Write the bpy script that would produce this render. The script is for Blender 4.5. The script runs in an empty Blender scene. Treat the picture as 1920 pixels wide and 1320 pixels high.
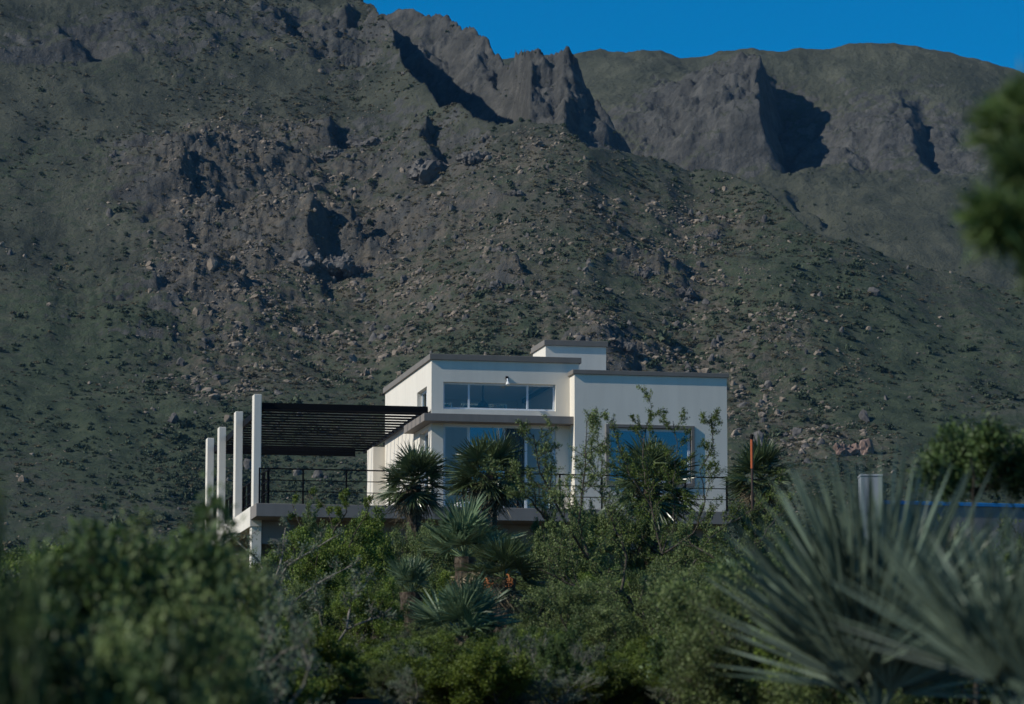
import bpy, bmesh, math, random
import numpy as np
from mathutils import Vector, Matrix, Euler

# ---------------------------------------------------------------- camera
FPX = 6500.0                                   # focal length in photo pixels (1920 wide)
PITCH = math.atan(880 / FPX); YAW = math.atan(1340 * math.cos(PITCH) / FPX)
FW = np.array([math.sin(YAW)*math.cos(PITCH), math.cos(YAW)*math.cos(PITCH), math.sin(PITCH)])
RT = np.array([math.cos(YAW), -math.sin(YAW), 0.0]); UP = np.cross(RT, FW)
def ray(x, y): return FW + RT*(x-960)/FPX + UP*(660-y)/FPX
CAM = -ray(472, 943)*92.0                      # origin = front-left corner of the terrace, deck level
def at(x, y, d): return CAM + ray(x, y)*d      # survey helper: a sighted direction and a distance give a world point
scn = bpy.context.scene
COL = scn.collection
cam = bpy.data.objects.new('camera', bpy.data.cameras.new('camera')); COL.objects.link(cam)
cam.location = CAM; cam.rotation_euler = (math.pi/2 + PITCH, 0, -YAW)
cam.data.sensor_width = 36; cam.data.lens = 36*FPX/1920
cam.data.clip_start = 0.5; cam.data.clip_end = 9000
cam.data.dof.use_dof = True; cam.data.dof.focus_distance = 150; cam.data.dof.aperture_fstop = 4.0
scn.camera = cam
# ---------------------------------------------------------------- sky and sun
SUN_EL = math.radians(35); SUN_AZ = math.radians(9)      # azimuth: from -X turned towards the camera side
w = bpy.data.worlds.new('World'); scn.world = w; w.use_nodes = True
nt = w.node_tree; bg = nt.nodes['Background']
sky = nt.nodes.new('ShaderNodeTexSky'); sky.sky_type = 'NISHITA'; sky.sun_disc = False
sky.sun_elevation = SUN_EL; sky.sun_rotation = math.radians(261)
sky.altitude = 2500; sky.air_density = 1.0; sky.dust_density = 0.0; sky.ozone_density = 4.0
hs = nt.nodes.new('ShaderNodeHueSaturation'); hs.inputs['Saturation'].default_value = 1.5; hs.inputs['Hue'].default_value = 0.495
nt.links.new(sky.outputs[0], hs.inputs['Color']); nt.links.new(hs.outputs[0], bg.inputs[0]); bg.inputs[1].default_value = 0.09
sd = bpy.data.lights.new('sun', 'SUN'); sd.energy = 3.6; sd.angle = math.radians(0.53); sd.color = (1, 0.95, 0.86)
sun = bpy.data.objects.new('sun', sd); COL.objects.link(sun)
sdir = Vector((-math.cos(SUN_AZ)*math.cos(SUN_EL), -math.sin(SUN_AZ)*math.cos(SUN_EL), math.sin(SUN_EL)))
sun.rotation_euler = sdir.to_track_quat('Z', 'Y').to_euler()
vs = scn.view_settings; vs.view_transform = 'Standard'; vs.look = 'None'; vs.gamma = 1; vs.exposure = 0.2; vs.use_curve_mapping = False
scn.render.engine = 'CYCLES'
scn.cycles.use_denoising = True; scn.cycles.max_bounces = 6; scn.cycles.transparent_max_bounces = 16
scn.cycles.sample_clamp_indirect = 6

# ---------------------------------------------------------------- helpers
def tag(o, label=None, cat=None, group=None, kind=None):
    if label: o['label'] = label
    if cat: o['category'] = cat
    if group: o['group'] = group
    if kind: o['kind'] = kind
    return o
def link(name, me, mat=None, parent=None):
    if mat is not None and not me.materials: me.materials.append(mat)
    o = bpy.data.objects.new(name, me); COL.objects.link(o)
    if parent: o.parent = parent
    return o
def empty(name, loc=(0, 0, 0), rz=0):
    o = bpy.data.objects.new(name, None); COL.objects.link(o); o.location = loc; o.rotation_euler = (0, 0, rz); o.empty_display_size = 0.2
    return o
class MB:
    def __init__(s): s.v = []; s.f = []
    def add(s, v, f):
        n = len(s.v); s.v += [tuple(p) for p in v]; s.f += [tuple(i+n for i in q) for q in f]; return s
    def box(s, x0, x1, y0, y1, z0, z1):
        return s.add([(x0,y0,z0),(x1,y0,z0),(x1,y1,z0),(x0,y1,z0),(x0,y0,z1),(x1,y0,z1),(x1,y1,z1),(x0,y1,z1)],
                     [(3,2,1,0),(4,5,6,7),(0,1,5,4),(1,2,6,5),(2,3,7,6),(3,0,4,7)])
    def tube(s, pts, rad, n=6, cap=True):
        pts = [Vector(p) for p in pts]; vs_ = []; fs = []
        for i, p in enumerate(pts):
            t = (pts[min(i+1, len(pts)-1)] - pts[max(i-1, 0)]).normalized()
            a = t.cross(Vector((0.31, 0.17, 0.93))); a = a.normalized() if a.length > 1e-4 else Vector((1, 0, 0)); b = t.cross(a)
            r = rad[i] if hasattr(rad, '__len__') else rad
            for k in range(n):
                c = 2*math.pi*k/n; vs_.append(p + (a*math.cos(c) + b*math.sin(c))*r)
        for i in range(len(pts)-1):
            for k in range(n):
                fs.append((i*n+k, i*n+(k+1) % n, (i+1)*n+(k+1) % n, (i+1)*n+k))
        if cap: fs.append(tuple(range(n))[::-1]); fs.append(tuple(range((len(pts)-1)*n, len(pts)*n)))
        return s.add(vs_, fs)
    def mesh(s, name, smooth=False):
        me = bpy.data.meshes.new(name); me.from_pydata(s.v, [], s.f); me.update()
        if smooth: me.polygons.foreach_set('use_smooth', [True]*len(me.polygons))
        return me
    def build(s, name, mat, parent=None, bevel=0, smooth=False):
        o = link(name, s.mesh(name, smooth), mat, parent)
        if bevel:
            m = o.modifiers.new('b', 'BEVEL'); m.width = bevel; m.segments = 2; m.limit_method = 'ANGLE'
        return o
def grid_wall(us, vs_, w0, w1, holes, axis):
    """solid wall in u-v with rectangular holes; w0 = outer plane, w1 = inner plane. axis 'y': u=x,w=y ; 'x': u=y,w=x"""
    U = sorted(set(us + [h[i] for h in holes for i in (0, 1)])); V = sorted(set(vs_ + [h[i] for h in holes for i in (2, 3)]))
    solid = lambda i, j: 0 <= i < len(U)-1 and 0 <= j < len(V)-1 and not any(h[0] <= (U[i]+U[i+1])/2 <= h[1] and h[2] <= (V[j]+V[j+1])/2 <= h[3] for h in holes)
    P = (lambda u, w_, v: (u, w_, v)) if axis == 'y' else (lambda u, w_, v: (w_, u, v))
    m = MB()
    for i in range(len(U)-1):
        for j in range(len(V)-1):
            if not solid(i, j): continue
            a, b, c, d = U[i], U[i+1], V[j], V[j+1]
            for ww in (w0, w1): m.add([P(a,ww,c), P(b,ww,c), P(b,ww,d), P(a,ww,d)], [(0,1,2,3)])
            if not solid(i-1, j): m.add([P(a,w0,c), P(a,w1,c), P(a,w1,d), P(a,w0,d)], [(0,1,2,3)])
            if not solid(i+1, j): m.add([P(b,w0,c), P(b,w1,c), P(b,w1,d), P(b,w0,d)], [(0,1,2,3)])
            if not solid(i, j-1): m.add([P(a,w0,c), P(b,w0,c), P(b,w1,c), P(a,w1,c)], [(0,1,2,3)])
            if not solid(i, j+1): m.add([P(a,w0,d), P(b,w0,d), P(b,w1,d), P(a,w1,d)], [(0,1,2,3)])
    return m
# gradient noise in numpy
def _h(ix, iy, s):
    n = (ix.astype(np.int64)*374761393 + iy.astype(np.int64)*668265263 + s*1442695041) & 0xffffffff
    n = ((n ^ (n >> 13))*1274126177) & 0xffffffff
    n = ((n ^ (n >> 16))*2246822519) & 0xffffffff
    return ((n ^ (n >> 15)) & 0xffff)/65536.0*2*math.pi
def noise(x, y, s=0):
    x0 = np.floor(x); y0 = np.floor(y); fx = x-x0; fy = y-y0
    u = fx*fx*fx*(fx*(fx*6-15)+10); v = fy*fy*fy*(fy*(fy*6-15)+10)
    def g(dx, dy):
        a = _h(x0+dx, y0+dy, s); return np.cos(a)*(fx-dx) + np.sin(a)*(fy-dy)
    return 1.5*((g(0,0)*(1-u)+g(1,0)*u)*(1-v) + (g(0,1)*(1-u)+g(1,1)*u)*v)
def fbm(x, y, o=4, s=0, gain=0.5):
    r = 0; a = 1.0
    for i in range(o): r = r + a*noise(x*2**i + 17.3*i, y*2**i - 9.1*i, s+i); a *= gain
    return r
def ridged(x, y, o=4, s=0, gain=0.5):
    r = 0; a = 1.0
    for i in range(o): r = r + a*(1-2*np.abs(noise(x*2**i + 7.7*i, y*2**i + 3.1*i, s+i))); a *= gain
    return r
def sstep(a, b, x): t = np.clip((x-a)/(b-a), 0, 1); return t*t*(3-2*t)

# ---------------------------------------------------------------- materials
def mat(name, col, rough=0.7, spec=0.3, metal=0.0):
    m = bpy.data.materials.new(name); m.use_nodes = True; b = m.node_tree.nodes['Principled BSDF']
    b.inputs['Base Color'].default_value = (*col, 1); b.inputs['Roughness'].default_value = rough
    b.inputs['Specular IOR Level'].default_value = spec; b.inputs['Metallic'].default_value = metal
    return m
def N(m, t, **kw):
    n = m.node_tree.nodes.new(t)
    for k, v in kw.items():
        if k in n.inputs: n.inputs[k].default_value = v
        else: setattr(n, k, v)
    return n
def L(m, a, b): m.node_tree.links.new(a, b)
def ramp(m, fac, stops):
    r = m.node_tree.nodes.new('ShaderNodeValToRGB'); e = r.color_ramp.elements
    while len(e) < len(stops): e.new(0.5)
    for i, (p, c) in enumerate(stops): e[i].position = p; e[i].color = (*c, 1) if len(c) == 3 else c
    L(m, fac, r.inputs[0]); return r
def mixc(m, fac, a, b, mode='MIX'):
    n = m.node_tree.nodes.new('ShaderNodeMix'); n.data_type = 'RGBA'; n.blend_type = mode
    for s_, v in ((0, fac), (6, a), (7, b)):
        if hasattr(v, 'is_linked'): L(m, v, n.inputs[s_])
        else: n.inputs[s_].default_value = (*v, 1) if isinstance(v, tuple) else v
    return n.outputs[2]
def stucco(name, col, streak=0.055, rough=0.85):
    m = mat(name, col, rough, 0.2); b = m.node_tree.nodes['Principled BSDF']
    tc = N(m, 'ShaderNodeTexCoord'); mp = N(m, 'ShaderNodeMapping'); mp.inputs['Scale'].default_value = (2.2, 2.2, 0.25); L(m, tc.outputs['Object'], mp.inputs[0])
    n1 = N(m, 'ShaderNodeTexNoise', Scale=1.6, Detail=6.0); L(m, mp.outputs[0], n1.inputs['Vector'])
    n2 = N(m, 'ShaderNodeTexNoise', Scale=0.9, Detail=5.0); L(m, tc.outputs['Object'], n2.inputs['Vector'])
    d = tuple(c*(1-streak*2.4) for c in col)
    r = ramp(m, n1.outputs['Fac'], [(0.36, d), (0.62, col)])
    c = mixc(m, 0.5, r.outputs[0], ramp(m, n2.outputs['Fac'], [(0.3, tuple(x*(1-streak) for x in col)), (0.7, col)]).outputs[0])
    L(m, c, b.inputs['Base Color'])
    n3 = N(m, 'ShaderNodeTexNoise', Scale=45.0, Detail=3.0); L(m, tc.outputs['Object'], n3.inputs['Vector'])
    bp = N(m, 'ShaderNodeBump', Strength=0.35, Distance=0.01); L(m, n3.outputs['Fac'], bp.inputs['Height']); L(m, bp.outputs[0], b.inputs['Normal'])
    return m
M = {}
M['white'] = stucco('white_plaster', (0.760, 0.706, 0.606))
M['taupe'] = stucco('taupe_paint', (0.20, 0.185, 0.165), 0.08)
M['taupe2'] = stucco('taupe_plaster', (0.235, 0.212, 0.19), 0.08)
M['brown'] = stucco('brown_plaster', (0.16, 0.125, 0.085), 0.15)
M['black'] = mat('black_steel', (0.006, 0.006, 0.007), 0.7, 0.12)
M['frame'] = mat('white_aluminium', (0.62, 0.66, 0.70), 0.4, 0.4)
M['inner'] = stucco('room_plaster', (0.8, 0.8, 0.78), 0.03)
M['curtain'] = mat('brown_curtain', (0.11, 0.075, 0.05), 0.9)
M['curtainw'] = mat('white_curtain', (0.7, 0.68, 0.64), 0.9)
M['floor'] = mat('deck_tile', (0.55, 0.5, 0.45), 0.6)
def glass(name, refl, tint=(0.75, 0.85, 0.9)):
    m = bpy.data.materials.new(name); m.use_nodes = True; n = m.node_tree.nodes; n.clear()
    o = n.new('ShaderNodeOutputMaterial'); mx = n.new('ShaderNodeMixShader'); t = n.new('ShaderNodeBsdfTransparent'); g = n.new('ShaderNodeBsdfGlossy')
    t.inputs[0].default_value = (*tint, 1); g.inputs['Roughness'].default_value = 0.02; g.inputs[0].default_value = (0.9, 0.95, 1, 1)
    mx.inputs[0].default_value = refl
    L(m, t.outputs[0], mx.inputs[1]); L(m, g.outputs[0], mx.inputs[2]); L(m, mx.outputs[0], o.inputs[0])
    return m
M['glass'] = glass('window_glass', 0.05, (0.9, 0.95, 0.97))
M['glass_clear'] = glass('clear_glass', 0.012, (0.9, 0.95, 0.97))
M['glass_blue'] = glass('coated_glass', 0.17, (0.25, 0.33, 0.42))
def leafmat(name, c0, c1, rough=0.55, spec=0.3, trans=0.2, c2=None):
    m = mat(name, c0, rough, spec); nt_ = m.node_tree; b = nt_.nodes['Principled BSDF']; out = nt_.nodes['Material Output']
    a = N(m, 'ShaderNodeAttribute'); a.attribute_name = 'var'
    oi = N(m, 'ShaderNodeObjectInfo')
    stops = [(0.0, c0), (0.75, c1)] + ([(0.95, c2)] if c2 else [])
    c = ramp(m, a.outputs['Fac'], stops).outputs[0]
    v = N(m, 'ShaderNodeMapRange'); v.inputs['To Min'].default_value = 0.75; v.inputs['To Max'].default_value = 1.25; L(m, oi.outputs['Random'], v.inputs[0])
    hsn = N(m, 'ShaderNodeHueSaturation'); L(m, v.outputs[0], hsn.inputs['Value']); L(m, c, hsn.inputs['Color'])
    L(m, hsn.outputs[0], b.inputs['Base Color'])
    tr = N(m, 'ShaderNodeBsdfTranslucent'); L(m, hsn.outputs[0], tr.inputs[0]); mx = N(m, 'ShaderNodeMixShader'); mx.inputs[0].default_value = trans
    L(m, b.outputs[0], mx.inputs[1]); L(m, tr.outputs[0], mx.inputs[2]); L(m, mx.outputs[0], out.inputs[0])
    return m
M['leaf_olive'] = leafmat('olive_leaf', (0.063, 0.093, 0.029), (0.164, 0.210, 0.068))
M['leaf_green'] = leafmat('green_leaf', (0.052, 0.087, 0.014), (0.159, 0.216, 0.034))
M['leaf_bright'] = leafmat('bright_leaf', (0.037, 0.066, 0.010), (0.121, 0.158, 0.022), trans=0.3)
M['leaf_grey'] = leafmat('grey_leaf', (0.067, 0.095, 0.054), (0.159, 0.198, 0.122))
M['leaf_dark'] = leafmat('dark_leaf', (0.028, 0.049, 0.018), (0.080, 0.125, 0.034))
M['palm_blue'] = leafmat('glaucous_frond', (0.069, 0.112, 0.057), (0.171, 0.238, 0.128), 0.45, 0.35, 0.12)
M['palm_silver'] = leafmat('silvery_frond', (0.032, 0.051, 0.033), (0.176, 0.229, 0.163), 0.38, 0.4, 0.12)
M['palm_green'] = leafmat('green_frond', (0.031, 0.052, 0.022), (0.098, 0.130, 0.054), 0.30, 0.6, 0.12)
M['palm_dry'] = leafmat('dry_frond', (0.10, 0.080, 0.05), (0.24, 0.20, 0.13), 0.8, 0.1, 0.1)
def bark(name, c0, c1):
    m = mat(name, c0, 0.9, 0.15); b = m.node_tree.nodes['Principled BSDF']; tc = N(m, 'ShaderNodeTexCoord')
    n = N(m, 'ShaderNodeTexNoise', Scale=14.0, Detail=5.0); L(m, tc.outputs['Object'], n.inputs['Vector'])
    L(m, ramp(m, n.outputs['Fac'], [(0.35, c0), (0.65, c1)]).outputs[0], b.inputs['Base Color'])
    bp = N(m, 'ShaderNodeBump', Strength=0.6, Distance=0.02); L(m, n.outputs['Fac'], bp.inputs['Height']); L(m, bp.outputs[0], b.inputs['Normal'])
    return m
M['bark'] = bark('thorn_bark', (0.035, 0.028, 0.022), (0.10, 0.085, 0.068))
M['bark_pale'] = bark('pale_twig_bark', (0.12, 0.105, 0.085), (0.27, 0.245, 0.21))
M['fibre'] = bark('palm_fibre', (0.030, 0.022, 0.016), (0.11, 0.085, 0.06))

def terrain_mat(name):
    m = mat(name, (0.1, 0.1, 0.05), 0.95, 0.1); b = m.node_tree.nodes['Principled BSDF']
    tc = N(m, 'ShaderNodeTexCoord'); rk = N(m, 'ShaderNodeAttribute'); rk.attribute_name = 'rock'; gr = N(m, 'ShaderNodeAttribute'); gr.attribute_name = 'green'
    def nz(scale, det=6.0, rough=0.6):
        n = N(m, 'ShaderNodeTexNoise', Scale=scale, Detail=det, Roughness=rough); L(m, tc.outputs['Object'], n.inputs['Vector']); return n.outputs['Fac']
    grass = ramp(m, nz(0.05, 8), [(0.3, (0.049, 0.057, 0.044)), (0.55, (0.082, 0.088, 0.065)), (0.75, (0.123, 0.127, 0.092))]).outputs[0]
    scrub = ramp(m, nz(0.16, 8), [(0.3, (0.035, 0.051, 0.032)), (0.6, (0.073, 0.093, 0.056)), (0.8, (0.129, 0.136, 0.086))]).outputs[0]
    rock = ramp(m, nz(0.11, 10, 0.68), [(0.25, (0.044, 0.046, 0.044)), (0.5, (0.085, 0.086, 0.081)), (0.72, (0.147, 0.144, 0.131))]).outputs[0]
    f1 = N(m, 'ShaderNodeMath', operation='ADD'); L(m, gr.outputs['Fac'], f1.inputs[0])
    s1 = N(m, 'ShaderNodeMapRange'); s1.inputs['To Min'].default_value = -0.95; s1.inputs['To Max'].default_value = 0.95; L(m, nz(0.28, 8, 0.7), s1.inputs[0]); L(m, s1.outputs[0], f1.inputs[1])
    g = mixc(m, ramp(m, f1.outputs[0], [(0.35, (0, 0, 0)), (0.6, (1, 1, 1))]).outputs[0], grass, scrub)
    f2 = N(m, 'ShaderNodeMath', operation='ADD'); L(m, rk.outputs['Fac'], f2.inputs[0])
    s2 = N(m, 'ShaderNodeMapRange'); s2.inputs['To Min'].default_value = -0.7; s2.inputs['To Max'].default_value = 0.7; L(m, nz(0.22, 9, 0.7), s2.inputs[0]); L(m, s2.outputs[0], f2.inputs[1])
    c = mixc(m, ramp(m, f2.outputs[0], [(0.42, (0, 0, 0)), (0.60, (1, 1, 1))]).outputs[0], g, rock)
    tn = N(m, 'ShaderNodeAttribute'); tn.attribute_name = 'tan'
    f3 = N(m, 'ShaderNodeMath', operation='MULTIPLY'); L(m, tn.outputs['Fac'], f3.inputs[0]); L(m, ramp(m, nz(0.19, 9, 0.75), [(0.44, (0, 0, 0)), (0.60, (1, 1, 1))]).outputs[0], f3.inputs[1])
    c = mixc(m, f3.outputs[0], c, ramp(m, nz(0.4, 8, 0.7), [(0.3, (0.088, 0.078, 0.060)), (0.7, (0.190, 0.165, 0.130))]).outputs[0])
    L(m, c, b.inputs['Base Color'])
    bp = N(m, 'ShaderNodeBump', Strength=1.0, Distance=2.2); L(m, nz(0.35, 10, 0.72), bp.inputs['Height']); L(m, bp.outputs[0], b.inputs['Normal'])
    return m
M['terrain'] = terrain_mat('mountain_ground')
def soil():
    m = mat('soil', (0.09, 0.075, 0.05), 0.95, 0.1); b = m.node_tree.nodes['Principled BSDF']; tc = N(m, 'ShaderNodeTexCoord')
    n = N(m, 'ShaderNodeTexNoise', Scale=0.6, Detail=10.0); L(m, tc.outputs['Object'], n.inputs['Vector'])
    L(m, ramp(m, n.outputs['Fac'], [(0.3, (0.045, 0.045, 0.022)), (0.55, (0.085, 0.075, 0.045)), (0.75, (0.14, 0.12, 0.085))]).outputs[0], b.inputs['Base Color'])
    return m
M['soil'] = soil()
def rockmat(name, lo, mid, hi):
    m = mat(name, mid, 0.95, 0.1); b = m.node_tree.nodes['Principled BSDF']; tc = N(m, 'ShaderNodeTexCoord')
    oi = N(m, 'ShaderNodeObjectInfo'); ad = N(m, 'ShaderNodeVectorMath', operation='ADD'); L(m, tc.outputs['Object'], ad.inputs[0]); L(m, oi.outputs['Location'], ad.inputs[1])
    n = N(m, 'ShaderNodeTexNoise', Scale=0.5, Detail=9.0, Roughness=0.68); L(m, ad.outputs[0], n.inputs['Vector'])
    L(m, ramp(m, n.outputs['Fac'], [(0.3, lo), (0.5, mid), (0.7, hi)]).outputs[0], b.inputs['Base Color'])
    bp = N(m, 'ShaderNodeBump', Strength=0.8, Distance=0.5); L(m, n.outputs['Fac'], bp.inputs['Height']); L(m, bp.outputs[0], b.inputs['Normal'])
    return m
M['rock'] = rockmat('granite', (0.049, 0.047, 0.046), (0.101, 0.095, 0.089), (0.189, 0.173, 0.155))
M['rock_pale'] = rockmat('pale_granite', (0.100, 0.085, 0.067), (0.208, 0.171, 0.134), (0.358, 0.294, 0.229))
M['rock_pink'] = rockmat('pink_bare_rock', (0.11, 0.075, 0.062), (0.19, 0.130, 0.105), (0.27, 0.195, 0.160))

# ---------------------------------------------------------------- terrain
CX, CY, CZ = CAM
FH = math.atan2(FW[0], FW[1])
def azt(px, py):
    r = ray(px, py); return math.atan2(r[0], r[1]) - FH, r[2]/math.hypot(r[0], r[1])
def curve(pts):
    a = np.array([azt(x, y) + (r,) for x, y, r in pts]); a = a[np.argsort(a[:, 0])]
    return a
S1 = curve([(-900,-420,1250),(-300,-300,1230),(0,-220,1220),(400,-110,1210),(620,-20,1200),(680,2,1190),(705,16,1180),(730,70,1150),(765,140,1110),(830,205,1070),(915,238,1040),
            (1000,242,1030),(1050,250,1025),(1105,288,1015),(1200,300,1030),(1300,320,1040),(1430,345,1020),(1480,388,1000),(1550,440,985),(1650,478,985),(1800,520,985),(2100,590,980),(2800,680,980)])
S2 = curve([(500,90,1450),(650,50,1450),(715,30,1450),(760,24,1445),(840,28,1425),(885,42,1405),(912,66,1390),(940,84,1375),(962,104,1355),(990,112,1290),(1040,116,1290),(1062,104,1285),(1078,112,1285),(1100,150,1280),(1135,205,1270),(1180,300,1260),(1300,520,1250),(1500,700,1250)])
S3 = curve([(700,140,1560),(900,112,1560),(1060,106,1560),(1120,97,1560),(1200,103,1550),(1280,108,1550),(1400,103,1550),(1500,95,1550),(1660,92,1550),(1750,98,1550),(1850,112,1550),(1920,135,1550),(2200,220,1540),(2800,300,1540)])
def ground_rel(r): return np.where(r < 100, -1.6 + 0.076*r, 0.06*r)
def sheet(az, r, S, s_front, s_back):
    tc = np.interp(az, S[:, 0], S[:, 1]); rc = np.interp(az, S[:, 0], S[:, 2]); zc = tc*rc
    return np.where(r < rc, zc - s_front*(rc-r), zc - s_back*(r-rc)), rc, zc
def spur(x, y, pts, A, wl, wr):
    """a rib of rock: long sunny flank on the left, sheer drop on the right"""
    out = np.zeros_like(x)
    P = [base_hit(px, py)[:2] for px, py in pts]
    best = np.full(x.shape, 1e9); sd_ = np.zeros_like(x); tt = np.zeros_like(x); n = len(P)-1
    for i in range(n):
        ax, ay = P[i]; bx, by = P[i+1]; dx, dy = bx-ax, by-ay; l2 = dx*dx+dy*dy
        t = np.clip(((x-ax)*dx + (y-ay)*dy)/l2, 0, 1); ex = x-(ax+t*dx); ey = y-(ay+t*dy); d = np.hypot(ex, ey)
        s = np.sign(ex*(-dy) + ey*dx)
        m = d < best; best = np.where(m, d, best); sd_ = np.where(m, s*d, sd_); tt = np.where(m, (i+t)/n, tt)
    # right side = away from the sun (+x)
    sgn = np.sign(sd_)
    flip = 1.0 if (P[-1][1]-P[0][1]) < 0 else -1.0
    dd = best*sgn*flip
    k = 0.45
    prof = np.where(dd < 0, (1-k)*np.exp(-(dd/wl)**2), np.where(dd < wr, 1-k-dd/wr, -k*np.exp(-(dd-wr)/(1.1*A+2))))
    ends = sstep(0, 0.45, tt)*sstep(1.0, 0.75, tt)
    return A*prof*ends
AZ_W = azt(712, 20)[0]; AZ_R = azt(1520, 430)[0]
def worley(x, y, s=0):
    x0 = np.floor(x); y0 = np.floor(y); best = np.full(x.shape, 9.0)
    for i in (-1, 0, 1):
        for j in (-1, 0, 1):
            cx = x0+i; cy = y0+j; a = _h(cx, cy, s)/(2*math.pi); b = _h(cx, cy, s+977)/(2*math.pi)
            best = np.minimum(best, (cx+a-x)**2 + (cy+b-y)**2)
    return np.sqrt(best)
def base(x, y, full=True):
    dx = x-CX; dy = y-CY; r = np.hypot(dx, dy); az = np.arctan2(dx, dy) - FH
    tc = np.interp(az, S1[:, 0], S1[:, 1]); rc = np.interp(az, S1[:, 0], S1[:, 2])
    u = (r-700)/(rc-700); t1 = 0.06 + (tc-0.06)*np.where(u > 0, np.clip(u, 0, 1)**1.05, 0)
    wall_ = sstep(AZ_W+0.001, AZ_W-0.006, az)       # the left massif runs on back behind its rim; right of the gully edge it falls away
    rgt = sstep(AZ_R, AZ_R+0.02, az)
    back = np.where(r < 1500, 0.235*wall_ - (1.1 - 0.95*rgt)*(1-wall_), -0.4)
    z1 = np.where(r <= rc, t1*r, tc*rc + back*(r-rc))
    z2, rc2, zc2 = sheet(az, r, S2, 0.95, 0.5)
    z3, rc3, zc3 = sheet(az, r, S3, 0.62, 0.4)
    z = np.maximum(np.maximum(z1, z2), z3)
    z = np.maximum(z, ground_rel(r) - 0.5)
    lay = np.where(z1 >= z-1e-6, 1, np.where(z2 >= z-1e-6, 2, 3))
    return z, lay, r, az
def base_hit(px, py, fn=None):
    d = ray(px, py); h = math.hypot(d[0], d[1]); rr = np.arange(500, 1620, 0.8)
    X = CX + d[0]/h*rr; Y = CY + d[1]/h*rr
    z = (fn or (lambda a, b: base(a, b)[0]))(X, Y); zr = rr*d[2]/h
    i = np.argmax(z >= zr)
    return float(X[i]), float(Y[i]), float(zr[i] + CZ), float(rr[i])
# crags: (px, py, half-width m, half-depth m, height m, roughness)
CRAGS = [(840,80,60,50,0,3.5),(1000,170,45,50,0,4),(930,140,40,40,0,3),(1060,190,30,40,0,3),
         (1340,230,34,40,0,6),(1270,270,36,40,0,4),(1700,240,40,50,0,4),(1850,270,50,60,0,3),(1570,260,30,40,0,2.5),
         (120,100,40,26,0,3.5),(230,60,35,26,0,3),(520,60,40,26,0,3),(650,60,25,22,0,3),(680,130,20,20,0,4),
         (340,310,35,25,5,5),(380,390,35,25,3,4),(500,330,22,18,3,3),(640,270,22,14,3,3.5),(770,300,26,16,3,4),(900,280,14,10,2,3),
         (600,480,22,16,4,4),(680,480,20,14,3,3.5),(540,450,22,16,2,2.5),(420,540,18,14,2,2.5),(760,450,30,16,2,2.5),(950,530,14,16,3,3),
         (1210,505,12,10,2,2.5),(1290,540,18,10,1.5,2.2),(1340,425,14,9,1.5,2),(1170,680,14,16,2,2.5),(1110,640,12,10,2,2),(1460,660,16,20,2,2),(280,620,30,26,3,3),(200,560,40,30,2,2.5),(330,470,35,22,2,2.5)]
SPURS = [([(1415,128),(1420,200),(1425,270),(1432,345)],40,34,9),([(1440,350),(1490,395),(1550,440)],5,20,4),
         ([(1690,150),(1700,230),(1720,330)],11,40,9),([(1590,240),(1600,330)],7,30,6),
         ([(885,75),(905,130),(930,215)],9,15,5),([(985,125),(1010,170),(1050,230),(1075,278)],7,20,7),([(1062,125),(1085,160),(1120,210)],4,14,6),([(770,60),(800,120),(830,165)],7,14,6),
         ([(590,445),(583,500),(600,540)],12,18,4),([(660,450),(672,505)],8,12,3),([(618,255),(612,305)],8,12,3),([(790,245),(800,300),(815,345)],9,14,3),
         ([(100,40),(150,120)],6,30,6),([(530,20),(540,90)],6,14,4),([(640,20),(650,70)],5,12,4),([(330,290),(345,430)],7,24,5),([(935,480),(968,555)],8,12,3),([(560,520),(600,570)],4,9,3)]
def terrain(x, y, ret=False):
    # warp the ground plan a little so that edges wander
    wx = x + 3.5*fbm(x/30, y/30, 3, 11); wy = y + 4*fbm(x/30, y/30, 3, 23)
    z, lay, r, az = base(x*0.4 + wx*0.6, y*0.4 + wy*0.6)
    rough = np.zeros_like(x); lift = np.zeros_like(x)
    for px, py, hw, hd, ht, ro in CRAG_W:
        ex = (x-px)/hw; ey = (y-py)/hd; g = np.exp(-(ex*ex + ey*ey)); rough += g*ro; lift += g*ht
    for args in SPUR_W: lift += args(x + 3*fbm(x/14, y/14, 3, 5), y)
    far = sstep(640, 760, r)
    rough = np.minimum(rough + 1.6*rubble(x, y) + np.where(lay == 2, 1.5, np.where(lay == 3, 0.6, 0)), 8)
    broad = 2.6*fbm(x/110, y/110, 3, 31) + 1.5*(ridged(x/40, y/70, 3, 41) - 0.6)
    med = 0.55*fbm(x/16, y/16, 3, 51) + 0.5*(0.55 - worley(x/6.0, y/7.0, 61)) + 0.25*(0.55 - worley(x/2.6, y/3.2, 62))
    crag = rough*(0.16*(ridged(wx/22, wy/18, 3, 71, 0.5) - 0.7) + 0.75*(0.5 - worley(wx/14, wy/9, 73)) + 0.42*(0.5 - worley(wx/5.6, wy/3.8, 75)) + 0.16*ridged(wx/3, wy/2.4, 2, 77))
    edge = 0.35 + 0.65*sstep(math.radians(7.2), math.radians(4.8), np.abs(az))
    med = med*edge; crag = crag*(0.4 + 0.6*edge)
    zz = z + far*(broad*(0.25 + 0.75*sstep(700, 850, r)) + med + crag + lift)
    if not ret: return zz
    return zz, rough, lay, r, az
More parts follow.
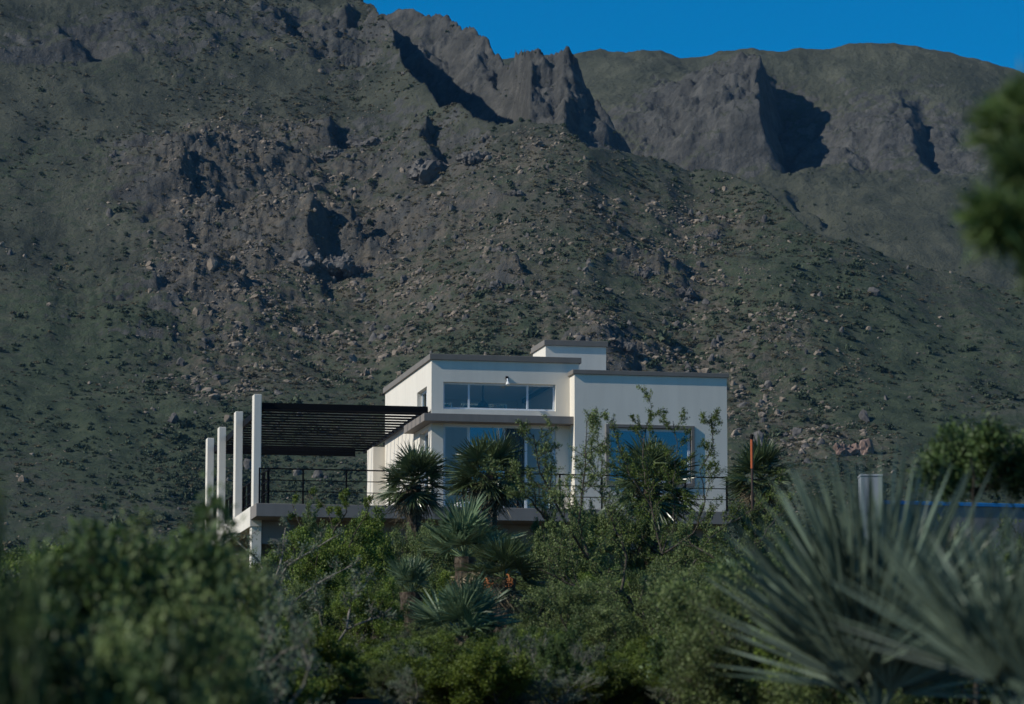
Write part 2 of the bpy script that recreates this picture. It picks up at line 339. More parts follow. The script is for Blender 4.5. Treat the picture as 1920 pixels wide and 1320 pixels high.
RUB = [(base_hit(px, py), w_) for px, py, w_ in ((560,440,28),(480,490,22),(760,430,26),(850,480,22),(905,560,20),(430,560,24),(640,610,20),(740,655,18),(560,330,22),(1200,700,22),(1290,745,22),(1400,650,22),(1110,640,16),(1330,425,18),(1160,420,20),(500,300,22),(1440,820,20),(1240,520,16),(480,660,18),(430,720,18),(1000,300,16),(1300,560,16),(380,400,24),(1580,840,12),(630,500,20))]
def rubble(x, y): return np.clip(sum(np.exp(-((x-h[0])/w_)**2 - ((y-h[1])/(w_*1.1))**2) for h, w_ in RUB), 0, 1)
CRAG_W = []; SPUR_W = []
for c in CRAGS:
    X, Y, Z, R_ = base_hit(c[0], c[1]); CRAG_W.append((X, Y, c[2], c[3], c[4], c[5]))
for pts, A, wl, wr in SPURS:
    SPUR_W.append(lambda x, y, pts=pts, A=A, wl=wl, wr=wr: spur(x, y, pts, A, wl, wr))
def gridmesh(name, X, Y, Z, mats):
    n, k = X.shape; v = np.stack([X, Y, Z], -1).reshape(-1, 3)
    i = np.arange(n*k).reshape(n, k); f = np.stack([i[:-1, :-1], i[:-1, 1:], i[1:, 1:], i[1:, :-1]], -1).reshape(-1, 4)
    me = bpy.data.meshes.new(name); me.vertices.add(len(v)); me.vertices.foreach_set('co', v.astype(np.float32).ravel())
    me.loops.add(f.size); me.loops.foreach_set('vertex_index', f.astype(np.int32).ravel())
    me.polygons.add(len(f)); me.polygons.foreach_set('loop_start', np.arange(0, f.size, 4, dtype=np.int32)); me.polygons.foreach_set('loop_total', np.full(len(f), 4, np.int32))
    me.update(calc_edges=True); me.validate()
    me.polygons.foreach_set('use_smooth', np.ones(len(f), bool))
    me.materials.append(mats); return me
NA, NR = 1000, 760
az_ = np.linspace(math.radians(-12.5), math.radians(12.5), NA); r_ = np.concatenate([np.linspace(620, 1000, 270, endpoint=False), np.linspace(1000, 1580, 460, endpoint=False), np.linspace(1580, 1700, 30)])
AZ, RR = np.meshgrid(az_ + FH, r_)
TX = CX + np.sin(AZ)*RR; TY = CY + np.cos(AZ)*RR
TZ, ROUGH, LAY, _, _ = terrain(TX, TY, True)
me = gridmesh('mountain', TX, TY, TZ + CZ, M['terrain'])
gz_r = np.gradient(TZ, axis=0)/np.gradient(RR, axis=0); gz_a = np.gradient(TZ, axis=1)/(np.gradient(AZ, axis=1)*RR)
slope = np.hypot(gz_r, gz_a)
rock = np.clip(0.10*ROUGH, 0, 0.6) + 0.55*sstep(0.7, 1.5, slope) - 0.10 + 0.16*fbm(TX/40, TY/40, 3, 91) + np.where(LAY == 2, 0.15, 0.0)
green = 0.62 - 0.5*sstep(880, 1120, RR) + 0.25*fbm(TX/70, TY/70, 3, 101) + np.where(LAY == 3, -0.1, 0)
for nm, arr in (('rock', rock), ('green', green), ('tan', rubble(TX, TY))):
    a = me.attributes.new(nm, 'FLOAT', 'POINT'); a.data.foreach_set('value', np.clip(arr, 0, 1).astype(np.float32).ravel())
tag(link('mountain', me), kind='structure')
# ground sheet out to the horizon
ga = np.linspace(0, 2*math.pi, 181); gr_ = np.array([0.0, 2, 4, 7, 10, 14, 18, 23, 28, 34, 40, 47, 54, 62, 70, 78, 86, 94, 102, 112, 125, 145, 170, 210, 270, 350, 450, 550, 640, 900, 1400, 2500, 4500])
GA, GR = np.meshgrid(ga + FH, gr_)
def ground_z(x, y):
    r = np.hypot(x-CX, y-CY); a = np.arctan2(x-CX, y-CY) - FH; front = sstep(2.2, 1.2, np.abs((a + math.pi) % (2*math.pi) - math.pi))
    rise = ground_rel(np.minimum(r, 700)); flat = -1.6 + 0.0*r
    return CZ + flat*(1-front) + rise*front - np.where(r > 700, 8, 0)*front + 0.12*noise(x/5, y/5, 7)*sstep(3, 12, r)
GX = CX + np.sin(GA)*GR; GY = CY + np.cos(GA)*GR
tag(link('ground', gridmesh('ground', GX, GY, ground_z(GX, GY), M['soil'])), kind='structure')
def gz(x, y): return float(ground_z(np.array([x]), np.array([y]))[0])

# ---------------------------------------------------------------- house
GZ0 = -4.2
house = tag(empty('house', (0, 0, 0)), 'white flat-roofed hillside house with taupe roof edges and a raised terrace', 'house')
XA, XB, YF, YB = 5.07, 9.20, 1.30, 9.0         # main block
ZR = 4.15
XC, XD, YR = 8.94, 13.25, 0.70                 # right block
T = 0.18
# main block walls
UW = (5.40, 8.54, 2.80, 3.54)                   # upper window opening
DW = (5.40, 8.54, 0.02, 2.38)                   # glazed door opening
grid_wall([XA, XB], [0.0, ZR], YF, YF+T, [UW, DW], 'y').build('wall', M['white'], house)
SW = (2.03, 3.55, 2.86, 3.50); SD = (1.75, 3.1, 0.02, 2.30); SN1 = (5.3, 5.75, 0.9, 1.75); SN2 = (6.35, 6.8, 0.9, 1.75)
grid_wall([YF+T, YB], [0.0, ZR], XA, XA+0.22, [SW, SD, SN1, SN2], 'x').build('wall', M['white'], house)
grid_wall([XA+0.22, XB-0.002], [0.0, ZR], YB, YB-T, [(5.55, 6.2, 3.66, 3.9), (6.4, 7.05, 3.66, 3.9), (7.3, 7.95, 3.66, 3.9), (8.15, 8.7, 3.66, 3.9)], 'y').build('wall', M['white'], house)
grid_wall([YF+T, YB-T], [0.0, ZR], XB, XB-0.2, [], 'x').build('wall', M['white'], house)
MB().box(XA+0.22, XB-0.2, YF+T, YB-T, 4.0, 4.1).build('ceiling', M['inner'], house)
MB().box(XA+0.23, XB-0.21, YF+T+0.01, YB-T-0.01, -0.05, 0.01).build('floor', M['floor'], house)
MB().box(XA-0.01, XB+0.02, YF-0.01, YB+0.01, ZR+0.002, ZR+0.06).build('roof', M['taupe2'], house)
def fascia(x0, x1, y0, y1, z0, z1, o=0.06, right=True):
    m = MB(); m.box(x0-o, x1+o, y0-o, y0+0.12, z0, z1)
    m.box(x0-o, x0+0.12, y0+0.12, y1+o, z0, z1); m.box(x1-0.12, x1+o, y0+0.12, y1+o, z0, z1); m.box(x0+0.12, x1-0.12, y1-0.12, y1+o, z0, z1)
    return m.build('roof_edge', M['taupe'], house, 0.008)
fascia(XA, XB+0.0, YF, YB, ZR-0.01, ZR+0.15)
# right block (solid outside shell with a window)
RW = (9.90, 12.22, 0.82, 2.32)
grid_wall([XC, XD], [0.0, 3.78], YR, YR+T, [RW], 'y').build('wall', M['white'], house)
grid_wall([YR+T, 7.5], [0.0, 3.78], XC, XC+0.2, [], 'x').build('wall', M['white'], house)
grid_wall([YR+T, 7.5], [0.0, 3.78], XD, XD-0.2, [], 'x').build('wall', M['white'], house)
MB().box(XC+0.2, XD-0.2, 7.3, 7.5, 0, 3.78).build('wall', M['white'], house)
MB().box(XC, XD, YR+0.02, 7.5, 3.785, 3.82).build('roof', M['taupe2'], house)
fascia(XC, XD, YR, 7.5, 3.77, 3.89, 0.055)
MB().box(XC+0.2, XD-0.2, YR+T, 7.3, -0.05, 0.01).build('floor', M['floor'], house)
# stair tower
MB().box(8.84, 10.60, 4.0, 5.75, 3.9, 5.02).build('wall', M['white'], house)
fascia(8.84, 10.60, 4.0, 5.75, 5.0, 5.16, 0.05)
MB().box(8.9, 10.5, 4.1, 5.7, 5.03, 5.08).build('roof', M['taupe2'], house)
# rear pier and low wing
MB().box(4.72, XA-0.002, YB, YB+1.1, 0, 2.55).build('wall', M['white'], house)
# canopy over doors, wrapping the corner
m = MB(); m.box(4.78, XC-0.003, 0.80, YF-0.001, 2.40, 2.61); m.box(4.78, XA-0.001, YF-0.001, 4.1, 2.40, 2.61)
m.build('canopy', M['taupe2'], house, 0.006)
# terrace slab, edge beam, soffit beam, lower wall
MB().box(0.12, 13.1, 0.0, 9.6, -0.35, -0.002).build('terrace_slab', M['taupe2'], house, 0.01)
MB().box(0.10, 0.42, 1.15, 12.9, -0.53, 0.003).build('edge_beam', M['white'], house, 0.01)
MB().box(0.43, 13.0, 1.22, 1.42, -0.98, -0.355).build('soffit_beam', M['taupe2'], house)
MB().box(0.43, 12.9, 1.60, 1.75, GZ0-1, -0.36).build('lower_wall', M['brown'], house)
MB().box(0.15, 0.42, 1.18, 1.56, GZ0-1, -0.531).build('pillar', M['white'], house, 0.01)
MB().box(0.12, 0.42, 9.2, 9.5, GZ0-1, -0.531).build('pillar', M['white'], house, 0.01)
MB().box(0.43, 5.0, 9.61, 12.8, -0.35, -0.003).build('terrace_slab', M['taupe2'], house)

def window(x0, x1, z0, z1, y, mull, gl, fw=0.05, panes=None, nm='window'):
    r = empty(nm); r.parent = house
    f = MB(); xs = [x0] + mull + [x1]
    f.box(x0, x1, y, y+0.05, z0, z0+fw); f.box(x0, x1, y, y+0.05, z1-fw, z1)
    for i, x in enumerate(xs):
        a = x if i == 0 else (x-fw if i == len(xs)-1 else x-fw/2); f.box(a, a+fw, y+0.002, y+0.048, z0+fw, z1-fw)
    f.build('frame', M['frame'], r, 0.004)
    for i in range(len(xs)-1):
        a = xs[i] + (fw if i == 0 else fw/2); b = xs[i+1] - (fw if i == len(xs)-2 else fw/2)
        g = gl[i] if isinstance(gl, list) else gl
        MB().box(a, b, y+0.02, y+0.026, z0+fw, z1-fw).build('pane', M[g], r)
    return r
window(UW[0], UW[1], UW[2], UW[3], YF+0.10, [6.13, 7.77], 'glass', 0.055)
window(DW[0], DW[1], DW[2], DW[3], YF+0.06, [6.12, 7.10, 7.72], ['glass', 'glass_blue', 'glass_clear', 'glass'], 0.07, nm='glass_door')
r = window(RW[0], RW[1], RW[2], RW[3], YR+0.08, [11.02], 'glass_blue', 0.08)
m = MB(); e = 0.09
m.box(RW[0]-e, RW[1]+e, YR-0.05, YR+0.10, RW[3], RW[3]+e); m.box(RW[0]-e, RW[1]+e, YR-0.05, YR+0.10, RW[2]-e, RW[2])
m.box(RW[0]-e, RW[0], YR-0.05, YR+0.10, RW[2], RW[3]); m.box(RW[1], RW[1]+e, YR-0.05, YR+0.10, RW[2], RW[3])
m.build('trim', M['taupe'], r, 0.006)
# side windows and side door
def side_window(y0, y1, z0, z1, nm='window', mull=()):
    r = empty(nm); r.parent = house; x = XA + 0.13; f = MB(); fw = 0.06
    f.box(x, x+0.05, y0, y1, z0, z0+fw); f.box(x, x+0.05, y0, y1, z1-fw, z1)
    for a in [y0, y1-fw] + [q_-fw/2 for q_ in mull]: f.box(x+0.002, x+0.048, a, a+fw, z0+fw, z1-fw)
    f.build('frame', M['frame'], r, 0.004); MB().box(x+0.02, x+0.026, y0+fw, y1-fw, z0+fw, z1-fw).build('pane', M['glass'], r)
side_window(*SW, mull=(2.8,)); side_window(*SD, nm='side_door', mull=(2.4,)); side_window(*SN1); side_window(*SN2)
# spotlight above the upper window
sp = empty('spotlight', (7.17, YF, 3.66)); sp.parent = house
MB().box(-0.035, 0.035, -0.05, -0.001, -0.02, 0.07).build('bracket', M['black'], sp)
m = MB(); m.tube([(0, -0.05, 0.0), (0, -0.13, -0.06), (-0.01, -0.16, -0.14)], [0.02, 0.02, 0.02], 6); m.build('arm', M['frame'], sp)
m = MB(); m.tube([(-0.01, -0.15, -0.10), (-0.012, -0.19, -0.17), (-0.012, -0.20, -0.19)], [0.03, 0.055, 0.058], 10); m.build('lamp_head', mat('lamp_white', (0.75, 0.75, 0.72), 0.4), sp, smooth=False)
# ceiling fan inside
fan = tag(empty('ceiling_fan', (6.95, 3.6, 3.99)), 'dark ceiling fan hanging inside behind the long upper window', 'ceiling fan')
M['fan'] = mat('fan_dark', (0.05, 0.07, 0.09), 0.5)
m = MB(); m.tube([(0,0,0.0),(0,0,-0.07)], [0.09, 0.05], 12); m.tube([(0,0,-0.05),(0,0,-0.70)], 0.02, 8); m.build('rod', M['fan'], fan)
m = MB(); m.tube([(0,0,-0.660),(0,0,-0.740),(0,0,-0.860),(0,0,-0.900)], [0.05, 0.13, 0.17, 0.10], 16); m.build('motor', M['fan'], fan)
for k in range(4):
    a = math.radians(20 + 90*k); b = MB(); c, s = math.cos(a), math.sin(a)
    P = lambda u, v_, z: (c*u - s*v_, s*u + c*v_, z)
    b.add([P(0.12,-0.05,-0.845), P(0.62,-0.075,-0.865), P(0.62,0.075,-0.835), P(0.12,0.05,-0.825), P(0.12,-0.05,-0.837), P(0.62,-0.075,-0.857), P(0.62,0.075,-0.827), P(0.12,0.05,-0.817)],
          [(3,2,1,0),(4,5,6,7),(0,1,5,4),(1,2,6,5),(2,3,7,6),(3,0,4,7)]); b.build('blade', M['fan'], fan)
# curtains inside
def curtain(x0, x1, y, z0, z1, mt, label):
    n = 26; v = []; f = []
    for i in range(n+1):
        x = x0 + (x1-x0)*i/n; yy = y + 0.03*math.sin(i*1.9) + 0.01*math.sin(i*0.7)
        v += [(x, yy, z0), (x, yy, z1), (x, yy+0.012, z1), (x, yy+0.012, z0)]
    for i in range(n):
        a = i*4; b = a+4
        for k in range(4): f.append((a+k, b+k, b+(k+1) % 4, a+(k+1) % 4))
    f += [(0, 1, 2, 3), (n*4+3, n*4+2, n*4+1, n*4)]
    tag(MB().add(v, f).build('curtain', M[mt], None), label, 'curtain')
curtain(7.16, 7.70, YF+0.25, 0.05, 2.33, 'curtain', 'brown curtain drawn behind the glass terrace door')
curtain(11.95, 12.2, YR+0.2, 0.84, 2.30, 'curtainw', 'white curtain at the right edge of the trimmed window')

# ---------------------------------------------------------------- pergola with its columns
per = tag(empty('pergola', (0, 0, 0)), 'black slatted pergola on four tall white columns over the terrace', 'pergola')
for y in (1.20, 5.25, 9.2, 12.2): MB().box(0.19, 0.395, y, y+0.42, 0.005, 3.06).build('column', M['white'], per, 0.012)
MB().box(0.40, 4.98, 1.33, 1.41, 2.67, 2.85).build('beam', M['black'], per)
MB().box(0.40, 4.70, 12.25, 12.33, 2.60, 2.85).build('beam', M['black'], per)
MB().box(0.40, 0.48, 1.42, 12.24, 2.62, 2.80).build('beam', M['black'], per)
MB().box(4.93, 5.0, 1.42, 12.24, 2.69, 2.80).build('beam', M['black'], per)
rm = None; n = 16
for k in range(n):
    y = 1.42 + (k+1)*0.645
    if rm is None: rm = MB().box(0.485, 4.925, 0, 0.045, 2.70, 2.752).mesh('rafter')
    o = link('rafter', rm, M['black'], per); o.location.y = y

# ---------------------------------------------------------------- railing
def railing(label, p0, p1, nposts, rails, nb=0, ends=(True, True)):
    rg = tag(empty('railing', (0, 0, 0)), label, 'railing')
    a, b = np.array(p0, float), np.array(p1, float); t = 0.022
    horiz = abs(b[0]-a[0]) > abs(b[1]-a[1])
    def seg(z, h, nm):
        m = MB()
        if horiz: m.box(a[0], b[0], a[1]-t*0.7, a[1]+t*0.7, z-h, z)
        else: m.box(a[0]-t*0.7, a[0]+t*0.7, a[1], b[1], z-h, z)
        m.build(nm, M['black'], rg)
    seg(0.95, 0.035, 'top_rail')
    for z in rails: seg(z, 0.022, 'rail')
    for k in range(nposts):
        f_ = k/(nposts-1)
        p = a + (b-a)*f_; MB().box(p[0]-t, p[0]+t, p[1]-t, p[1]+t, 0.0, 0.952).build('post', M['black'], rg)
    for k in range(nb):
        p = a + (b-a)*(k+0.5)/nb; MB().box(p[0]-t*0.6, p[0]+t*0.6, p[1]-t*0.5, p[1]+t*0.5, 0.04, 0.915).build('baluster', M['black'], rg)
    return rg
railing('black horizontal-bar railing along the front edge of the terrace', (0.21, 0.06, 0), (13.05, 0.06, 0), 12, (0.64, 0.34))
railing('black upright-bar railing along the terrace side behind the white columns', (0.46, 0.11, 0), (0.46, 12.6, 0), 13, (0.64, 0.34), 24)
# white sack on the deck edge
b_ = bmesh.new(); bmesh.ops.create_icosphere(b_, subdivisions=3, radius=1)
for v in b_.verts:
    n_ = 0.12*math.sin(v.co.x*7+v.co.y*5) + 0.08*math.sin(v.co.z*11+v.co.x*3)
    v.co = Vector((v.co.x*0.21, v.co.y*0.13, max(v.co.z, -0.6)*0.10))*(1+n_)
me = bpy.data.meshes.new('sack'); b_.to_mesh(me); b_.free(); me.polygons.foreach_set('use_smooth', [True]*len(me.polygons))
o = link('sack', me, mat('sack_white', (0.7, 0.7, 0.68), 0.8)); o.location = (5.75, 0.35, 0.06); tag(o, 'small crumpled white sack on the terrace deck beside the left palm', 'sack')
# orange flue pipe by the right-hand palm
fp = at(1411, 960, 80.3); fl = tag(empty('marker_pole', (fp[0], fp[1], gz(fp[0], fp[1]))), 'thin dark pole with an orange upper band standing at the right-hand palm', 'pole')
zt = at(1411, 812, 80.3)[2] - gz(fp[0], fp[1])
M['orange'] = mat('orange_paint', (0.42, 0.10, 0.03), 0.5)
m = MB(); m.tube([(0,0,-0.2),(0,0,zt-0.801)], 0.030, 10); m.build('pole', mat('dark_brown_paint', (0.05, 0.03, 0.022), 0.6), fl)
m = MB(); m.tube([(0,0,zt-0.80),(0,0,zt-0.12)], 0.036, 10); m.build('orange_band', M['orange'], fl)
m = MB(); m.tube([(0,0,zt-0.121),(0,0,zt-0.02),(0,0,zt)], [0.042, 0.042, 0.03], 10); m.build('cap', M['black'], fl)
# grey pillar and blue coping wall to the right
M['concrete'] = stucco('grey_render', (0.30, 0.32, 0.34), 0.08)
p = at(1635, 960, 70); g_ = gz(p[0], p[1]); top = at(1635, 888, 70)[2]
gp = tag(empty('gate_pillar', (p[0], p[1], g_), -YAW), 'plain light grey masonry pillar behind the big foreground palm', 'pillar')
MB().box(-0.225, 0.225, 0, 0.45, -0.3, top-g_-0.05).build('shaft', M['concrete'], gp, 0.01)
MB().box(-0.235, 0.235, -0.01, 0.46, top-g_-0.049, top-g_).build('cap_stone', M['concrete'], gp, 0.01)
p1 = at(1652, 938, 70.4); p2 = at(2150, 925, 72)
gw = tag(empty('garden_wall', (p1[0], p1[1], gz(p1[0], p1[1])), math.atan2(p2[1]-p1[1], p2[0]-p1[0])), 'low grey wall with a bright blue coping right of the grey pillar', 'wall')
ln = math.hypot(p2[0]-p1[0], p2[1]-p1[1]); zt = p1[2]-gz(p1[0], p1[1])
MB().box(0, ln, 0, 0.2, -0.5, zt-0.08).build('wall_face', M['taupe2'], gw)
MB().box(0, ln, -0.03, 0.23, zt-0.079, zt).build('coping', mat('blue_paint', (0.02, 0.22, 0.50), 0.4), gw, 0.01)

# ---------------------------------------------------------------- vegetation builders
def leaf_mesh(name, C_, A_, B_, mat_, rng, var=None):
    n = len(C_); v = np.stack([C_, C_+A_*0.5+B_, C_+A_, C_+A_*0.5-B_], 1).reshape(-1, 3)
    me = bpy.data.meshes.new(name); me.vertices.add(4*n); me.vertices.foreach_set('co', v.astype(np.float32).ravel())
    me.loops.add(4*n); me.loops.foreach_set('vertex_index', np.arange(4*n, dtype=np.int32))
    me.polygons.add(n); me.polygons.foreach_set('loop_start', np.arange(0, 4*n, 4, dtype=np.int32)); me.polygons.foreach_set('loop_total', np.full(n, 4, np.int32))
    me.update(calc_edges=True)
    a = me.attributes.new('var', 'FLOAT', 'POINT'); vv = rng.random(n) if var is None else var
    a.data.foreach_set('value', np.repeat(vv, 4).astype(np.float32)); me.materials.append(mat_)
    return me
def unit(a): return a/np.maximum(np.linalg.norm(a, axis=-1, keepdims=True), 1e-9)
class Plant:
    """branching woody plant: collects wood tubes and leaf anchor points"""
    def __init__(s, seed): s.r = random.Random(seed); s.rng = np.random.default_rng(seed); s.w = MB(); s.anch = []; s.dirs = []
    def grow(s, p, d, ln, rad, lv, P):
        r = s.r; n = P['segs'][min(lv, len(P['segs'])-1)]; pts = [Vector(p)]; rr = [rad]; d = Vector(d).normalized()
        for i in range(n):
            j = P['zig']; d = (d + Vector((r.uniform(-j, j), r.uniform(-j, j), r.uniform(-j, j)*0.7 + P['up']))).normalized()
            pts.append(pts[-1] + d*ln/n); rr.append(max(rad*(1-0.8*(i+1)/n), P['rmin']))
        s.branch(pts, rr, lv, P, ln)
    def branch(s, pts, rr, lv, P, ln):
        r = s.r
        s.w.tube(pts, rr, 5 if lv == 0 else (4 if lv == 1 else 3), cap=False)
        last = lv >= P['levels']-1
        if lv >= P['leaf_from']:
            for i in range(1, len(pts)):
                k = P['leaf_n'] if last else P['leaf_n']*0.5
                for _ in range(int(k + r.random())):
                    t = r.random(); q_ = pts[i-1].lerp(pts[i], t); sp_ = P['leaf_sp']
                    s.anch.append((q_.x + r.gauss(0, sp_), q_.y + r.gauss(0, sp_), q_.z + r.gauss(0, sp_))); dd = (pts[i]-pts[i-1]).normalized(); s.dirs.append(tuple(dd))
        if not last:
            k = P['kids'][min(lv, len(P['kids'])-1)]
            for i in range(k):
                t = 0.25 + 0.75*(i+r.random())/k; f_ = t*(len(pts)-1); j = min(int(f_), len(pts)-2); q_ = pts[j].lerp(pts[j+1], f_-j)
                dd = (pts[j+1]-pts[j]).normalized(); a = Vector((r.gauss(0, 1), r.gauss(0, 1), r.gauss(0, 1))); a = (a - dd*a.dot(dd)).normalized()
                g = P['angle']*r.uniform(0.7, 1.3); nd = dd*math.cos(g) + a*math.sin(g)
                s.grow(q_, nd, ln*P['short']*r.uniform(0.65, 1.2)*(1.15-0.5*t), max(rr[j]*0.6, P['rmin']), lv+1, P)
    def finish(s, nm, P, wood, leaf):
        C_ = np.array(s.anch); D = np.array(s.dirs); n = len(C_); rng = s.rng
        A_ = unit(D*P.get('along', 0.5) + rng.normal(size=(n, 3))*0.8 + np.array([0, 0, 0.25])); S_ = unit(np.cross(A_, rng.normal(size=(n, 3))))
        L_ = P['leaf_l']*rng.uniform(0.6, 1.3, (n, 1)); W_ = L_*P['leaf_w']
        var = np.clip(0.45*rng.random(n) + 0.55*(0.5 + 0.5*np.sin(C_[:, 0]*9+C_[:, 1]*7+C_[:, 2]*8)), 0, 1)
        lm = leaf_mesh(nm+'_leaves', C_, A_*L_, S_*W_*0.5, M[leaf], rng, var)
        wm = s.w.mesh(nm+'_wood', True); wm.materials.append(M[wood])
        return wm, lm
BASE = dict(levels=3, segs=(7, 6, 5), zig=0.28, up=0.05, rmin=0.004, leaf_from=1, leaf_n=5, leaf_sp=0.035, kids=(7, 6), angle=0.85, short=0.5, leaf_l=0.05, leaf_w=0.5)
KIND = {
 'thorn': (dict(BASE, levels=4, kids=(6, 5, 3), leaf_n=11.0, leaf_sp=0.022, leaf_l=0.036, leaf_w=0.5, zig=0.34, angle=0.8, short=0.5, rmin=0.005), 4, 'bark', 'leaf_olive', 0.45),
 'dense': (dict(BASE, levels=4, kids=(7, 5, 3), leaf_n=7.5, leaf_sp=0.05, leaf_l=0.043, short=0.48, up=0.07), 7, 'bark', 'leaf_green', 0.65),
 'grey': (dict(BASE, levels=4, kids=(6, 5, 3), leaf_n=4, leaf_sp=0.03, leaf_l=0.036, zig=0.4, angle=0.95, rmin=0.006), 6, 'bark_pale', 'leaf_grey', 0.7),
 'olive': (dict(BASE, levels=4, kids=(7, 5, 3), leaf_n=7, leaf_sp=0.045, leaf_l=0.038, short=0.5), 7, 'bark', 'leaf_olive', 0.6),
 'broad': (dict(BASE, kids=(7, 6), leaf_n=13, leaf_sp=0.06, leaf_l=0.058, leaf_w=0.55, up=0.12), 9, 'bark', 'leaf_bright', 0.5),
 'dark': (dict(BASE, levels=4, kids=(7, 5, 3), leaf_n=6, leaf_sp=0.06, leaf_l=0.065), 7, 'bark', 'leaf_dark', 0.65),
}
def make_shrub(kind, seed):
    P, n, wood, leaf, spread = KIND[kind]; p = Plant(seed); r = p.r
    for i in range(n):
        a = 2*math.pi*(i + r.random()*0.7)/n; sp_ = spread*r.uniform(0.3, 1.15)
        p.grow((0.06*math.cos(a), 0.06*math.sin(a), -0.05), (math.cos(a)*sp_, math.sin(a)*sp_, 1), r.uniform(0.8, 1.15)*1.5, 0.032, 0, P)
    wm, lm = p.finish(kind, P, wood, leaf)
    C_ = np.array(p.anch); h = np.percentile(C_[:, 2], 99.5); wd = np.percentile(np.hypot(C_[:, 0], C_[:, 1]), 96)
    return dict(wood=wm, leaf=lm, h=float(h), w=float(wd*2))
PROTO = {}
for i, k in enumerate(KIND): PROTO[k] = [make_shrub(k, 100*i+j) for j in range(2)]
def spot(px, d):
    rr = ray(px, 1000); p = CAM + rr*(d/ (rr @ FW)); return p[0], p[1]
def shrub(name, kind, idx, px, ytop, d, wpx, label, rot, group='shrubs in the thicket below the house'):
    pr = PROTO[kind][idx]; x, y = spot(px, d); g = gz(x, y) - 0.05
    h = at(px, ytop, d)[2] - g; wd = wpx/FPX*d
    o = tag(empty(name, (x, y, g), rot), label, 'shrub', group); o.scale = (wd/pr['w'], wd/pr['w'], h/pr['h'])
    link('branches', pr['wood'], None, o); link('foliage', pr['leaf'], None, o)
    return o
def frond_mesh(seed, pet, Rb, w, nseg, amax, mat_, cup=0.25, droop=0.1):
    r = random.Random(seed); V = []; F = []; var = []
    def q_(vs_, fs, vv): n = len(V); V.extend(vs_); F.extend([tuple(i+n for i in f) for f in fs]); var.extend([vv]*len(vs_))
    t = w*0.35; c = 0.25
    q_([(0,-t*1.3,0),(0,t*1.3,0),(0,0,-t*1.5),(pet,-t*0.7,0),(pet,t*0.7,0),(pet,0,-t*0.9)], [(0,1,4,3),(1,2,5,4),(2,0,3,5)], 0.6)
    for i in range(nseg):
        th = -amax + 2*amax*(i+0.5)/nseg + r.uniform(-0.03, 0.03); L_ = Rb*(0.70 + 0.30*math.cos(th*0.8))*r.uniform(0.88, 1.06)
        ct, st = math.cos(th), math.sin(th); tw = r.uniform(-0.5, 0.5); vv = r.random(); dr = droop*r.uniform(0.2, 1.8); kink = r.uniform(-0.06, 0.06)
        pts = []
        for s_, ww in ((0.0, 0.25), (0.35, 0.9), (0.72, 0.75), (1.0, 0.0)):
            x = s_*L_; z = cup*x*(abs(math.sin(th))**1.5) - dr*x*x/L_ ; half = ww*w*0.5; sx = math.cos(tw); sz = math.sin(tw)
            px_ = pet + ct*x - st*kink*x*s_; py_ = st*x + ct*kink*x*s_
            if ww == 0: pts.append((px_, py_, z))
            else:
                pts += [(px_ + st*half*sx, py_ - ct*half*sx, z - half*sz), (px_, py_, z - 0.28*half*2), (px_ - st*half*sx, py_ + ct*half*sx, z + half*sz)]
        q_(pts, [(0,3,4,1),(1,4,5,2),(3,6,7,4),(4,7,8,5),(6,9,7),(7,9,8)], vv)
    me = bpy.data.meshes.new('frond'); me.from_pydata(V, [], F); me.update()
    a = me.attributes.new('var', 'FLOAT', 'POINT'); a.data.foreach_set('value', np.array(var, np.float32)); me.materials.append(mat_)
    return me
FROND = {k: [frond_mesh(10*i+j, 0.40, 0.60, 0.034, 26, 1.6, M[m_], 0.22, dr*(0.5+1.6*j)) for j in range(3)] for i, (k, m_, dr) in enumerate((('blue', 'palm_blue', 0.06), ('green', 'palm_green', 0.08), ('dry', 'palm_dry', 0.35)))}
